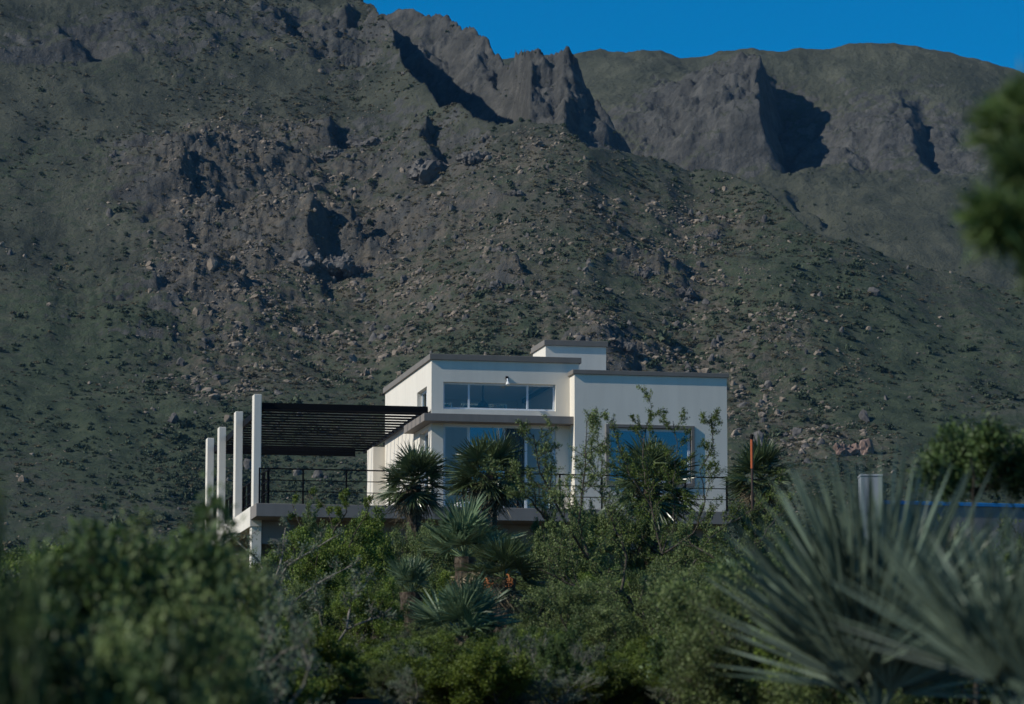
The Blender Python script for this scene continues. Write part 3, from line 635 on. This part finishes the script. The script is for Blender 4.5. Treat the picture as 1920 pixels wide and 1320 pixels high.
def palm(px, py, d, rpx, kind, label, n, emin, emax, seed, ndry=8, lean=0.0, toward=None):
    """fan palm: crown centre sighted at (px, py), standing on the ground at distance d"""
    r = random.Random(seed); x, y = spot(px, d); g = gz(x, y); zc = at(px, py, d)[2]; R_ = rpx/FPX*d; h = zc-g
    o = tag(empty('fan_palm', (x, y, g)), label, 'palm', 'fan palms around the house')
    m = MB(); k = max(4, int(h/0.12)); pts = []; rad = []
    for i in range(k+1):
        t = i/k; pts.append((lean*(t-1)*h*0.3, 0, -0.1 + (h+0.1)*t)); rad.append((0.12 + 0.08*t + r.uniform(-0.012, 0.012))*min(1.0, R_/0.6))
    m.tube(pts, rad, 9)
    for i in range(int(h*60)):                               # fibrous skirt stubs
        a = r.uniform(0, 6.28); z = r.uniform(0.1, 1.0)*h; q0 = Vector((math.cos(a)*0.10 + lean*(z/h-1)*h*0.3, math.sin(a)*0.10, z)); q1 = q0 + Vector((math.cos(a)*r.uniform(0.03, 0.12), math.sin(a)*r.uniform(0.03, 0.12), -r.uniform(0.02, 0.16)))
        m.tube([q0, q1], [0.012, 0.005], 3, False)
    m.build('trunk', M['fibre'], o)
    for i in range(n + ndry):
        dry = i >= n; t = (i+0.5)/n if not dry else r.random()
        az = i*2.39996 + r.uniform(-0.3, 0.3); el = math.radians(emin + (emax-emin)*t + r.uniform(-8, 8)) if not dry else math.radians(r.uniform(-85, -40))
        s = R_*(r.uniform(0.68, 1.12) if not dry else r.uniform(0.6, 0.85))
        f_ = link('dry_frond' if dry else 'frond', FROND['dry' if dry else kind][i % 3], None, o)
        dx = Vector((math.cos(az)*math.cos(el), math.sin(az)*math.cos(el), math.sin(el))); up = Vector((0, 0, 1)) - dx*dx.z
        up = up.normalized() if up.length > 0.05 else Vector((math.cos(az), math.sin(az), 0)) * -1
        side = up.cross(dx); ro = r.gauss(0, 0.45); u2 = up*math.cos(ro) + side*math.sin(ro); s2 = u2.cross(dx)
        mw = Matrix((dx, s2, u2)).transposed().to_4x4()
        f_.matrix_local = Matrix.Translation((0, 0, h - 0.03 + 0.05*r.random())) @ mw @ Matrix.Scale(s, 4)
    return o
# ---------------------------------------------------------------- fan palms
palm(775, 908, 80, 84, 'green', 'round dark green fan palm in front of the left side wall', 46, -42, 88, 1, 26)
palm(918, 890, 78, 94, 'green', 'dense fan palm in front of the glass terrace doors', 50, -42, 88, 2, 24)
palm(1222, 912, 76, 108, 'green', 'broad fan palm below the taupe-trimmed right window', 46, -45, 85, 3, 16)
palm(1428, 897, 82, 84, 'green', 'fan palm beside the thin orange pole', 46, -38, 88, 4, 14)
palm(872, 1045, 62, 118, 'blue', 'grey-green palm with long upright fans below the terrace, left of centre', 30, 18, 90, 5, 3)
palm(945, 1085, 56, 100, 'green', 'fan palm with orange fruit and hanging dry leaves', 28, -5, 80, 6, 16)
palm(868, 1195, 48, 120, 'blue', 'low blue-grey fan palm, lowest of those near the middle', 28, 14, 90, 7, 8)
palm(772, 1112, 57, 80, 'blue', 'small grey-green fan palm left of the fruiting palm', 12, 40, 88, 8, 2)
palm(1372, 1100, 47, 60, 'blue', 'very small fan palm beside the tips of the big foreground palm', 14, 20, 85, 9, 2)
FROND['big'] = [frond_mesh(90+j, 0.20, 0.80, 0.023, 22, 1.05, M['palm_silver'], 0.08, 0.02) for j in range(3)]
palm(1640, 1350, 17, 490, 'big', 'huge blurred blue-green fan palm filling the right foreground', 24, 42, 90, 10, 0)
palm(1905, 1365, 11, 480, 'big', 'strongly blurred fan palm cut by the right edge, beside the huge one', 13, 42, 90, 11, 0)
# orange fruit clusters on the fruiting palm
x, y = spot(945, 55.6)
M['fruit'] = mat('orange_fruit', (0.30, 0.10, 0.025), 0.6)
for i, (fx, fy) in enumerate(((915, 1096), (956, 1089))):
    c_ = at(fx, fy, 55.3); m = MB(); rr = random.Random(50+i)
    m.tube([(0, 0.25, 0.12), (0, 0.1, 0.10), (0, 0, 0.0)], 0.012, 5)
    for k in range(34):
        q0 = Vector((rr.gauss(0, 0.033), rr.gauss(0, 0.033), rr.gauss(-0.02, 0.033))); s = 0.013
        m.add([q0+Vector(v)*s for v in ((1,0,0),(-1,0,0),(0,1,0),(0,-1,0),(0,0,1),(0,0,-1))], [(0,2,4),(2,1,4),(1,3,4),(3,0,4),(2,0,5),(1,2,5),(3,1,5),(0,3,5)])
    o = m.build('fruit_cluster', M['fruit'], None); o.location = c_
    tag(o, ('larger' if i == 0 else 'smaller') + ' orange fruit cluster hanging in the fan palm, ' + ('left one' if i == 0 else 'right one'), 'fruit', 'orange fruit clusters')

# ---------------------------------------------------------------- thorn trees with visible limbs
def limb_tree(name, d, limbs, label, seed, kind='thorn', r0=0.06, leafm=None, sub=9, ln=0.75, group='thorn trees', cat='tree', woodm=None, bare=False):
    P = dict(KIND[kind][0], levels=3, kids=(sub, 5)); p = Plant(seed); r = p.r
    x, y = spot(limbs[0][0][0], d); g = gz(x, y); org = Vector((x, y, g))
    o = tag(empty(name, org), label, cat, group)
    for li, lm_ in enumerate(limbs):
        pts = []; off = 0.0
        dd = r.uniform(-0.5, 0.5)*(d/60)
        for i, (px, py) in enumerate(lm_):
            q_ = Vector(at(px, py, d + dd*i)) - org
            pts.append(q_)
        if li == 0: pts[0].z = min(pts[0].z, -0.1)
        # finer zigzag
        fine = [pts[0]]
        for a, b in zip(pts[:-1], pts[1:]):
            n = max(2, int((b-a).length/0.16))
            for k in range(1, n+1):
                j = 0.02 if k < n else 0.0; fine.append(a.lerp(b, k/n) + Vector((r.uniform(-j, j), r.uniform(-j, j)*3, r.uniform(-j, j))))
        rad0 = r0 if li == 0 else r0*0.6; rr_ = [max(rad0*(1-0.85*i/len(fine)), 0.007) for i in range(len(fine))]
        P2 = dict(P); P2['kids'] = (max(5, int(sub*len(fine)/13)), 5); P2['leaf_from'] = 0 if li else 1
        if bare and li == 0: p.w.tube(fine, rr_, 6, cap=False)
        else: p.branch(fine, rr_, 0, P2, ln)
    wm, lm2 = p.finish(name, P, woodm or KIND[kind][2], leafm or KIND[kind][3])
    link('trunk', wm, None, o); link('crown', lm2, None, o)
    return o
limb_tree('thorn_tree', 58, [[(1300,1345),(1240,1195),(1165,1110),(1110,1060),(1072,1000),(1045,950),(1012,885),(1000,815)], [(1110,1060),(1085,985),(1090,930),(1098,870),(1100,790)], [(1072,1000),(1020,970),(985,930),(975,890)],
          [(1165,1110),(1175,1045),(1150,980),(1125,920),(1130,860)], [(1240,1195),(1150,1170),(1080,1150),(1020,1120)], [(1165,1110),(1100,1110),(1040,1080),(990,1060)]], 'leaning thorn tree with a forked trunk in front of the right block', 21, r0=0.048, ln=1.5, sub=12)
limb_tree('thorn_tree', 64, [[(1262,1260),(1255,1130),(1240,1040),(1222,950),(1205,870),(1210,810),(1222,760)], [(1240,1040),(1265,980),(1262,900),(1270,830),(1262,790)], [(1222,950),(1180,890),(1160,840),(1150,800)],
          [(1240,1040),(1300,1000),(1322,940),(1312,880),(1338,830),(1334,775)], [(1255,1130),(1330,1010),(1370,980),(1420,950),(1460,915)], [(1240,1040),(1190,1000),(1140,990)]], 'upright thorn tree reaching over the trimmed right window', 22, leafm='leaf_green', r0=0.034, ln=1.3, sub=8)
limb_tree('thorn_tree', 52, [[(1480,1330),(1440,1180),(1400,1090),(1330,1040),(1280,1010)], [(1400,1090),(1420,1020),(1450,980),(1480,950)], [(1440,1180),(1350,1150),(1290,1120)], [(1440,1180),(1470,1090),(1530,1040)]], 'spreading thorn tree behind the tips of the big foreground palm', 23, r0=0.04, ln=1.4, sub=12)
limb_tree('thorn_shrub', 66, [[(660,1130),(640,1060),(625,1000),(610,950),(590,925)], [(640,1060),(665,1000),(690,960),(700,925)], [(640,1060),(600,1030),(560,980),(548,945)], [(625,1000),(650,960),(640,915)]], 'thin leafy thorn shrub rising over the left terrace edge', 24, r0=0.03, leafm='leaf_green', sub=7, ln=0.5, cat='shrub', group='shrubs in the thicket below the house')
limb_tree('thorn_shrub', 50, [[(500,1240),(495,1180),(510,1110),(540,1060),(590,1030),(640,1000)], [(510,1110),(490,1060),(450,1020),(420,985)], [(495,1180),(440,1120),(405,1080),(395,1030)], [(510,1110),(530,1040),(535,990)], [(495,1180),(560,1120),(620,1080),(660,1060)]], 'pale-barked thorny shrub below the left corner of the terrace', 25, kind='grey', r0=0.035, sub=9, ln=0.6, cat='shrub', group='shrubs in the thicket below the house')
limb_tree('thorn_shrub', 42, [[(640,1300),(620,1230),(650,1180),(700,1160),(735,1140)], [(620,1230),(570,1190),(540,1150)], [(650,1180),(660,1120),(690,1090)], [(620,1230),(600,1160),(590,1110)]], 'pale-twigged shrub with bare white thorns, lower left of centre', 26, kind='grey', r0=0.025, sub=8, ln=0.5, cat='shrub', group='shrubs in the thicket below the house')
P_ = KIND['thorn'][0]
KIND['needle'] = (dict(BASE, kids=(8, 4), leaf_n=9, leaf_sp=0.02, leaf_l=0.09, leaf_w=0.10, zig=0.15, angle=0.7, short=0.45), 1, 'bark', 'leaf_dark', 0.3)
limb_tree('pine_tree', 9, [[(2150,1700),(2140,1000),(2120,500),(2080,100),(2060,-100)], [(2120,500),(2020,440),(1940,420),(1870,430)], [(2100,330),(2020,250),(1950,230),(1880,235)], [(2100,420),(2000,350),(1930,330)], [(2120,600),(2030,520),(1950,480)]], 'blurred dark conifer branch hanging in at the upper right edge', 27, kind='needle', r0=0.05, sub=9, ln=0.16, group='near trees at the frame edge', bare=True)
limb_tree('round_tree', 24, [[(1830,1400),(1830,1100),(1825,920),(1820,860)], [(1830,930),(1790,880),(1765,860)], [(1830,930),(1800,850),(1795,825)], [(1830,930),(1860,860),(1855,815)], [(1830,930),(1900,880),(1930,840)], [(1825,920),(1880,900),(1960,900)], [(1825,920),(1780,905),(1750,895)]], 'blurred round-topped small tree right of the grey pillar', 28, kind='dense', r0=0.03, sub=22, ln=0.26, group='near trees at the frame edge', leafm='leaf_dark', bare=True)

# ---------------------------------------------------------------- shrubs
SH = [('leafy_shrub','dark',0,-45,780,8,430,'near-black blurred shrub at the far left edge',0.3),
 ('leafy_shrub','dark',1,140,985,14,760,'broad dark green blurred shrub near the left edge, behind the near-black one',1.1),
 ('leafy_shrub','olive',1,245,1010,16,520,'olive blurred shrub left of the white columns, nearer than its neighbour',2.1),
 ('leafy_shrub','dense',0,320,1005,21,380,'blurred green shrub between the left edge and the white columns',0.7),
 ('leafy_shrub','dark',1,40,1120,10,800,'broad blurred dark green shrub in the lower left corner',2.6),
 ('leafy_shrub','olive',1,270,1120,12,640,'dark olive blurred shrub at the lower left',4.0),
 ('leafy_shrub','olive',0,400,1025,40,240,'olive shrub at the foot of the rear white columns',3.2),
 ('leafy_shrub','grey',1,410,1130,20,420,'grey twiggy shrub in the lower left, half out of focus',1.9),
 ('leafy_shrub','dense',0,600,985,66,190,'yellow-green shrub under the left end of the terrace',0.2),
 ('leafy_shrub','dense',1,700,962,72,200,'yellow-green shrub under the terrace just left of the palms',5.1),
 ('leafy_shrub','olive',1,820,990,74,170,'olive shrub against the terrace wall behind the upright fans',1.2),
 ('leafy_shrub','dense',0,690,1075,52,150,'bright leafy shrub left of the small grey-green palm',2.2),
 ('leafy_shrub','dense',1,560,1150,38,230,'green shrub below the pale-barked thorn shrub',4.4),
 ('leafy_shrub','thorn',0,1005,950,74,170,'olive shrub under the terrace in front of the glass doors',2.0),
 ('leafy_shrub','thorn',1,1120,955,75,180,'olive shrub under the terrace between the two thorn trees',0.9),
 ('leafy_shrub','thorn',0,1330,945,74,200,'thorny shrub at the right corner of the terrace',3.9),
 ('leafy_shrub','thorn',1,1440,935,77,150,'thorny shrub at the foot of the right-hand palm',1.5),
 ('leafy_shrub','thorn',1,1215,948,76,190,'thorny shrub under the terrace directly below the trimmed window',2.4),
 ('leafy_shrub','thorn',0,640,948,76,170,'fine thorny shrub rising over the slab edge left of the first palm',4.8),
 ('leafy_shrub','thorn',1,1060,945,78,170,'fine thorny shrub in front of the pier between the doors and the right block',0.4),
 ('leafy_shrub','olive',0,765,990,76,150,'olive shrub hiding the trunk of the left palm',1.3),
 ('leafy_shrub','dark',0,1510,985,70,190,'dark shrub to the right of the right-hand palm',2.8),
 ('leafy_shrub','olive',0,1080,1090,50,220,'olive shrub in the middle of the thicket beneath the leaning thorn tree',5.5),
 ('leafy_shrub','dark',1,1030,1180,44,130,'dark shrub right of the low blue-grey palm',0.5),
 ('leafy_shrub','olive',1,1180,1130,46,220,'olive shrub under the trunk of the leaning thorn tree',3.3),
 ('leafy_shrub','broad',0,680,1240,39,190,'bright green leafy shrub at the bottom edge, left of centre',0.1),
 ('leafy_shrub','broad',1,520,1262,34,220,'bright green leafy shrub at the bottom edge, leftmost of its row',2.3),
 ('leafy_shrub','broad',0,900,1278,39,220,'low bright green shrub at the bottom edge below the blue-grey palm',4.1),
 ('leafy_shrub','broad',1,1090,1240,39,230,'bright green leafy shrub at the bottom edge, right of centre',1.0),
 ('leafy_shrub','dense',0,1240,1225,40,220,'green shrub at the bottom edge beside the foreground palm',5.0),
 ('leafy_shrub','dark',0,745,1210,40,130,'dark shrub left of the low blue-grey palm',3.0),
 ('leafy_shrub','dark',1,1640,1010,45,260,'dark shrub behind the big foreground palm',0.8),
 ('leafy_shrub','dark',0,1850,1000,40,300,'dark shrub behind the big foreground palm at the right edge',1.8)]
for a in SH: shrub(*a[:7], a[7], a[8])

# ---------------------------------------------------------------- stuff: scrub, boulders
def scatter(name, pts, scl, rot, proto_meshes, label, cat):
    """uncountable cover: geometry nodes put shared meshes on a cloud of points"""
    root = None
    n = len(pts); pick = np.random.default_rng(5).integers(0, len(proto_meshes), n)
    me = bpy.data.meshes.new(name); me.vertices.add(n); me.vertices.foreach_set('co', np.asarray(pts, np.float32).ravel())
    for nm, arr in (('scl', scl), ('rot', rot)):
        a = me.attributes.new(nm, 'FLOAT_VECTOR', 'POINT'); a.data.foreach_set('vector', np.asarray(arr, np.float32).ravel())
    a = me.attributes.new('pick', 'INT', 'POINT'); a.data.foreach_set('value', pick.astype(np.int32))
    o = tag(link(name, me), label, cat, kind='stuff')
    ng = bpy.data.node_groups.new(name, 'GeometryNodeTree'); ng.interface.new_socket('Geometry', in_out='INPUT', socket_type='NodeSocketGeometry'); ng.interface.new_socket('Geometry', in_out='OUTPUT', socket_type='NodeSocketGeometry')
    nn = ng.nodes; gi = nn.new('NodeGroupInput'); go = nn.new('NodeGroupOutput'); ln = ng.links.new
    mp = nn.new('GeometryNodeMeshToPoints'); ln(gi.outputs[0], mp.inputs[0])
    def attr(nm, ty):
        x = nn.new('GeometryNodeInputNamedAttribute'); x.data_type = ty; x.inputs['Name'].default_value = nm; return x.outputs['Attribute']
    g2 = nn.new('GeometryNodeGeometryToInstance')
    for ms in proto_meshes:
        tmp = bpy.data.objects.new(name+'_source', ms); oi = nn.new('GeometryNodeObjectInfo'); oi.inputs['Object'].default_value = tmp
        ln(oi.outputs['Geometry'], g2.inputs[0])
    inst = nn.new('GeometryNodeInstanceOnPoints'); ln(mp.outputs[0], inst.inputs['Points']); ln(g2.outputs[0], inst.inputs['Instance'])
    jo = None
    e2r = nn.new('FunctionNodeEulerToRotation'); ln(attr('rot', 'FLOAT_VECTOR'), e2r.inputs[0]); ln(e2r.outputs[0], inst.inputs['Rotation']); ln(attr('scl', 'FLOAT_VECTOR'), inst.inputs['Scale'])
    if len(proto_meshes) > 1:
        # one instance list entry per source
        nn.remove(g2); js = nn.new('GeometryNodeJoinGeometry')
        for x in [k for k in nn if k.bl_idname == 'GeometryNodeObjectInfo']:
            gg = nn.new('GeometryNodeGeometryToInstance'); ln(x.outputs['Geometry'], gg.inputs[0]); ln(gg.outputs[0], js.inputs[0])
        ln(js.outputs[0], inst.inputs['Instance']); inst.inputs['Pick Instance'].default_value = True; ln(attr('pick', 'INT'), inst.inputs['Instance Index'])
    ln(inst.outputs[0], go.inputs[0])
    o.modifiers.new('scatter', 'NODES').node_group = ng
    return o
def joined(pr):
    w_, l_ = pr['wood'], pr['leaf']; b = bmesh.new(); b.from_mesh(w_); nw = len(b.faces); b.from_mesh(l_); b.faces.ensure_lookup_table()
    for f in b.faces[nw:]: f.material_index = 1
    me = bpy.data.meshes.new('scrub'); b.to_mesh(me); b.free(); me.materials.append(w_.materials[0]); me.materials.append(l_.materials[0]); return me
rng = np.random.default_rng(77)
SKY_X = [-300, 0, 330, 400, 480, 700, 900, 1100, 1350, 1500, 1620, 1700, 2200]; SKY_Y = [1000, 1010, 1010, 1030, 1080, 1050, 1050, 1060, 1040, 990, 1000, 1000, 1000]
for kind, cnt, lab in (('dense', 170, 'low yellow-green scrub filling the thicket between the larger shrubs'), ('olive', 220, 'low olive scrub filling the thicket between the larger shrubs'), ('dark', 170, 'low dark scrub filling the gaps of the thicket'), ('grey', 70, 'low grey twiggy scrub filling the gaps of the thicket')):
    pts = []; sc = []; ro = []
    prs = PROTO[kind]; pr = prs[0]
    while len(pts) < cnt:
        px = rng.uniform(-150, 2080); d = rng.uniform(24, 88); x, y = spot(px, d)
        if d < 37 and 430 < px < 1350: continue
        if y > -1.2 and -2 < x < 15: continue
        if d > 66 and 1500 < px: continue
        g = gz(x, y); lim = at(px, np.interp(px, SKY_X, SKY_Y) + rng.uniform(0, 90) + (60 + (62-d)*5 if (d < 62 and 430 < px < 1350) else 0), d)[2] - g
        h = min(rng.uniform(0.9, 2.0), lim)
        if h < 0.3: continue
        wd = max(h*rng.uniform(0.9, 1.5), 0.8); pts.append((x, y, g-0.05)); sc.append((wd/pr['w'], wd/pr['w'], h/pr['h'])); ro.append((0, 0, rng.uniform(0, 6.28)))
    scatter('scrub', pts, sc, ro, [joined(q_) for q_ in prs], lab, 'scrub')
for kind, cnt, lab in (('broad', 34, 'bright low leafy cover in the nearest strip of the thicket'), ('dense', 60, 'soft low green cover in the nearest strip of the thicket'), ('grey', 40, 'low grey twigs in the nearest strip of the thicket'), ('dark', 40, 'dark low cover in the nearest strip of the thicket')):
    pts = []; sc = []; ro = []; pr = PROTO[kind][0]
    while len(pts) < cnt:
        px = rng.uniform(380, 1420); d = rng.uniform(36, 52); x, y = spot(px, d); g = gz(x, y); h = min(rng.uniform(0.35, 1.1), at(px, rng.uniform(1170, 1290), d)[2]-g)
        if h < 0.22: continue
        wd = rng.uniform(0.6, 1.1); pts.append((x, y, g-0.04)); sc.append((wd/pr['w'], wd/pr['w'], h/pr['h'])); ro.append((rng.uniform(-0.2, 0.2), rng.uniform(-0.2, 0.2), rng.uniform(0, 6.28)))
    scatter('ground_cover', pts, sc, ro, [joined(q_) for q_ in PROTO[kind]], lab, 'scrub')
# mountainside cover
def sample(n, r0, r1, powr=1.0):
    a = rng.uniform(math.radians(-10.5), math.radians(10.5), n) + FH; r = r0 + (r1-r0)*rng.random(n)**powr
    x = CX + np.sin(a)*r; y = CY + np.cos(a)*r; return x, y, r
from math import pi
iz = lambda arr, i: arr[i]
def tz(x, y):
    """height of the built mountain mesh (bilinear)"""
    r = np.hypot(x-CX, y-CY); a = np.arctan2(x-CX, y-CY) - FH
    fi = np.clip(np.interp(r, r_, np.arange(NR)), 0, NR-1.001); fj = np.clip((a-az_[0])/(az_[-1]-az_[0])*(NA-1), 0, NA-1.001)
    i = fi.astype(int); j = fj.astype(int); u = fi-i; v = fj-j
    def bl(A): return (A[i, j]*(1-u)*(1-v) + A[i+1, j]*u*(1-v) + A[i, j+1]*(1-u)*v + A[i+1, j+1]*u*v)
    return bl(TZ) + CZ, bl(rock), bl(slope), i, j
def blob(seed, sub, amp, freq, squash, mat_, leafy=False):
    r = np.random.default_rng(seed); b = bmesh.new(); bmesh.ops.create_icosphere(b, subdivisions=sub, radius=1)
    P = np.array([v.co for v in b.verts]); pl = unit(r.normal(size=(9, 3))); dist = r.uniform(0.5, 0.9, 9); dt = P @ pl.T
    rad = np.minimum(np.min(np.where(dt > 0.05, dist[None]/np.maximum(dt, 0.05), 9), 1), 1.15) + r.uniform(-amp, amp, len(P))*0.4
    for v, c in zip(b.verts, P*rad[:, None]*np.array([1, 0.9, squash])): v.co = c
    me = bpy.data.meshes.new('blob'); b.to_mesh(me); b.free(); me.materials.append(mat_); return me
def tuft(seed, mat_, n=70):
    """far shrub: a loose ball of leaf-clump facets"""
    r = np.random.default_rng(seed); u = unit(r.normal(size=(n, 3))); u[:, 2] = np.abs(u[:, 2])*0.9; C_ = u*r.uniform(0.45, 1.0, (n, 1))
    A_ = unit(r.normal(size=(n, 3)))*0.55; B_ = unit(np.cross(A_, r.normal(size=(n, 3))))*0.2
    return leaf_mesh('tuft', C_ - A_*0.5, A_, B_, mat_, r)
M['far_green'] = leafmat('far_shrub_green', (0.028, 0.046, 0.030), (0.088, 0.108, 0.066), 0.8, 0.1, 0.1)
M['far_dry'] = leafmat('far_dry_grass', (0.075, 0.070, 0.042), (0.150, 0.130, 0.082), 0.9, 0.1, 0.1)
# dense patches follow a broad pattern
def soft(x, y):
    a = np.abs(np.arctan2(x-CX, y-CY) - FH); return 0.25 + 0.75*sstep(math.radians(7.0), math.radians(4.8), a)
def patch(x, y, s, sc=60): return 0.5 + 0.5*np.clip(fbm(x/sc, y/sc, 3, s)*1.3, -1, 1)
x, y, r = sample(170000, 690, 1420); z, rk, sl, _, _ = tz(x, y)
keep = rng.random(len(x)) < soft(x, y)*np.clip(patch(x, y, 201, 45)*1.2 + patch(x, y, 211, 10)*1.6 - 1.0, 0.03, 1)*np.interp(r, [690, 860, 1100, 1420], [1, 1, 0.35, 0.3])*np.where(rk > 0.5, 0.3, 1)*(1-0.6*rubble(x, y))
x, y, z, r = x[keep], y[keep], z[keep], r[keep]; n = len(x); s = rng.lognormal(-0.75, 0.5, n)*np.interp(r, [700, 1100], [1.15, 0.75])
scatter('mountain_scrub', np.stack([x, y, z-0.1*s], 1), np.stack([s*rng.uniform(0.7, 1.3, n), s*rng.uniform(0.7, 1.3, n), s*rng.uniform(0.9, 1.4, n)], 1), np.stack([0*x, 0*x, rng.uniform(0, 6.28, n)], 1), [tuft(i, M['far_green']) for i in range(3)], 'dark green scrub dotted over the mountainside', 'scrub')
n_scrub = n
x, y, r = sample(60000, 690, 1200); z, rk, sl, _, _ = tz(x, y)
keep = rng.random(len(x)) < soft(x, y)*np.clip(patch(x, y, 301, 24)*1.7 - 0.5 + 0.4*rubble(x, y), 0.04, 1)
x, y, z, r = x[keep], y[keep], z[keep], r[keep]; n = len(x); s = rng.lognormal(-0.95, 0.4, n)
scatter('dry_grass', np.stack([x, y, z-0.05], 1), np.stack([s*1.3, s*1.3, s], 1), np.stack([0*x, 0*x, rng.uniform(0, 6.28, n)], 1), [tuft(10+i, M['far_dry'], 40) for i in range(2)], 'pale dry grass tufts on the mountainside', 'grass')
x, y, r = sample(190000, 690, 1250); z, rk, sl, _, _ = tz(x, y)
keep = rng.random(len(x)) < soft(x, y)*np.clip((patch(x, y, 401, 13)*2.6 - 1.35)*(0.35 + 0.9*rubble(x, y)) + 0.12*rubble(x, y) + 0.15*sstep(0.3, 0.7, rk), 0.012, 1)
x, y, z, r = x[keep], y[keep], z[keep], r[keep]; n = len(x); s = rng.lognormal(-1.5, 0.55, n)*(0.7 + 0.6*rubble(x, y))
scatter('boulders', np.stack([x, y, z], 1), np.stack([s*rng.uniform(0.8, 1.5, n), s*rng.uniform(0.8, 1.4, n), s*rng.uniform(0.6, 1.2, n)], 1), np.stack([rng.uniform(-0.4, 0.4, n), rng.uniform(-0.4, 0.4, n), rng.uniform(0, 6.28, n)], 1), [blob(20+i, 2, 0.16, 2.3, 0.8, M['rock_pale']) for i in range(4)], 'loose pale granite boulders strewn over the mountainside', 'boulders')
x, y, r = sample(60000, 690, 1300); z, rk, sl, _, _ = tz(x, y)
keep = rng.random(len(x)) < soft(x, y)*np.clip(1.6*rubble(x, y)*(patch(x, y, 501, 9)*2.2 - 1.0) + 0.9*np.clip(patch(x, y, 511, 11)*2 - 1.45, 0, 1), 0, 1)*0.30
x, y, z, r = x[keep], y[keep], z[keep], r[keep]; n = len(x); s = rng.lognormal(-0.55, 0.5, n)
scatter('broken_rock', np.stack([x, y, z], 1), np.stack([s*rng.uniform(0.7, 1.3, n), s*rng.uniform(0.7, 1.3, n), s*rng.uniform(0.8, 1.7, n)], 1), np.stack([rng.uniform(-0.5, 0.5, n), rng.uniform(-0.5, 0.5, n), rng.uniform(0, 6.28, n)], 1), [blob(40+i, 2, 0.2, 2.3, 0.9, M['rock' if i % 3 else 'rock_pale']) for i in range(6)], 'broken grey rock in ragged bands across the mountainside', 'boulders')
print('scatter', n_scrub, n)
# rock outcrops one can pick out on the slope
OUT = [(625,283,11,'dark shadowed crag, leftmost outcrop below the grassy shoulder'),(700,262,12,'low grey outcrop just under the grassy shoulder of the mountain'),(790,310,15,'large twin-topped grey outcrop left of the gully foot'),(905,285,10,'rounded grey outcrop below the foot of the dark gully'),
       (968,356,6,'small lone grey outcrop high above the main roof'),(600,480,15,'broad grey outcrop beside the darkest hollow above the pergola'),(685,500,12,'knobbly outcrop right of the darkest hollow'),(440,540,6,'pale pink rock tower above the white columns'),
       (950,530,9,'dark outcrop above the main roof, left of the tower'),(1212,505,7,'grey outcrop halfway up the slope above the right block'),(1290,545,9,'long broken outcrop above the right block'),(1335,432,8,'grey outcrop on the upper slope right of centre'),
       (700,690,4,'yellowish upright boulder near the roof line left of the house'),(770,650,6,'pale boulder group just above the left side of the roof'),(1160,640,7,'dark knobbly outcrop right behind the roof tower'),(1590,840,11,'pink bare rock patch right of the house')]
def crag_mesh(seed, mat_):
    r = np.random.default_rng(seed); b = bmesh.new()
    for k in range(16):
        t = bmesh.new(); bmesh.ops.create_icosphere(t, subdivisions=3, radius=1)
        c0 = np.array([r.normal(0, 0.5), r.normal(0, 0.22), r.uniform(-0.35, 0.05)]); s0 = r.uniform(0.16, 0.40); sq = np.array([r.uniform(0.7, 1.3), r.uniform(0.7, 1.1), r.uniform(0.7, 1.5)])
        P = np.array([v.co for v in t.verts]); pl = unit(r.normal(size=(9, 3))); dist = r.uniform(0.45, 0.85, 9); dt = P @ pl.T
        rad = np.minimum(np.min(np.where(dt > 0.05, dist[None]/np.maximum(dt, 0.05), 9), 1), 1.2)
        rad = rad + 0.26*noise(P[:, 0]*3+k, P[:, 1]*3+P[:, 2]*2.5, seed+k) + 0.20*noise(P[:, 0]*7+k, P[:, 1]*6+P[:, 2]*7, seed+k)
        for v, q_ in zip(t.verts, P*rad[:, None]*sq*s0 + c0): v.co = q_
        tm = bpy.data.meshes.new('t'); t.to_mesh(tm); t.free(); b.from_mesh(tm); bpy.data.meshes.remove(tm)
    me = bpy.data.meshes.new('outcrop'); b.to_mesh(me); b.free(); me.materials.append(mat_); return me
def tfn(X, Y): return tz(X, Y)[0] - CZ
for i, (px, py, s, lab) in enumerate(OUT):
    X, Y, Z, R_ = base_hit(px, py+8, tfn); pale = s < 6.5 and ('pale' in lab or 'pink' in lab or 'yellow' in lab)
    o = link('rock_outcrop', crag_mesh(300+i, M['rock_pink' if 'pink bare' in lab else 'rock_pale' if pale else 'rock'])); o.location = (X, Y, Z); o.scale = (s*0.6, s*0.5, s*0.5 if s > 4.5 else s*0.9); o.rotation_euler = (0, 0, random.Random(i).uniform(-0.4, 0.4))
    tag(o, lab, 'rock', 'rock outcrops on the mountainside')

# ---------------------------------------------------------------- thin blue air between here and the ridge
hm = bpy.data.materials.new('thin_haze'); hm.use_nodes = True; hn = hm.node_tree; hn.nodes.clear()
ho = hn.nodes.new('ShaderNodeOutputMaterial'); pv = hn.nodes.new('ShaderNodeVolumePrincipled'); pv.inputs['Color'].default_value = (0.25, 0.55, 1.0, 1); pv.inputs['Density'].default_value = 2.4e-5; pv.inputs['Anisotropy'].default_value = 0.0
hn.links.new(pv.outputs[0], ho.inputs['Volume'])
top = float(TZ.max() + CZ) + 12
tag(MB().box(-1900, 1900, -400, 1900, CZ-14, top).build('haze', hm), 'thin bluish air between the thicket and the mountain', 'haze', kind='stuff')
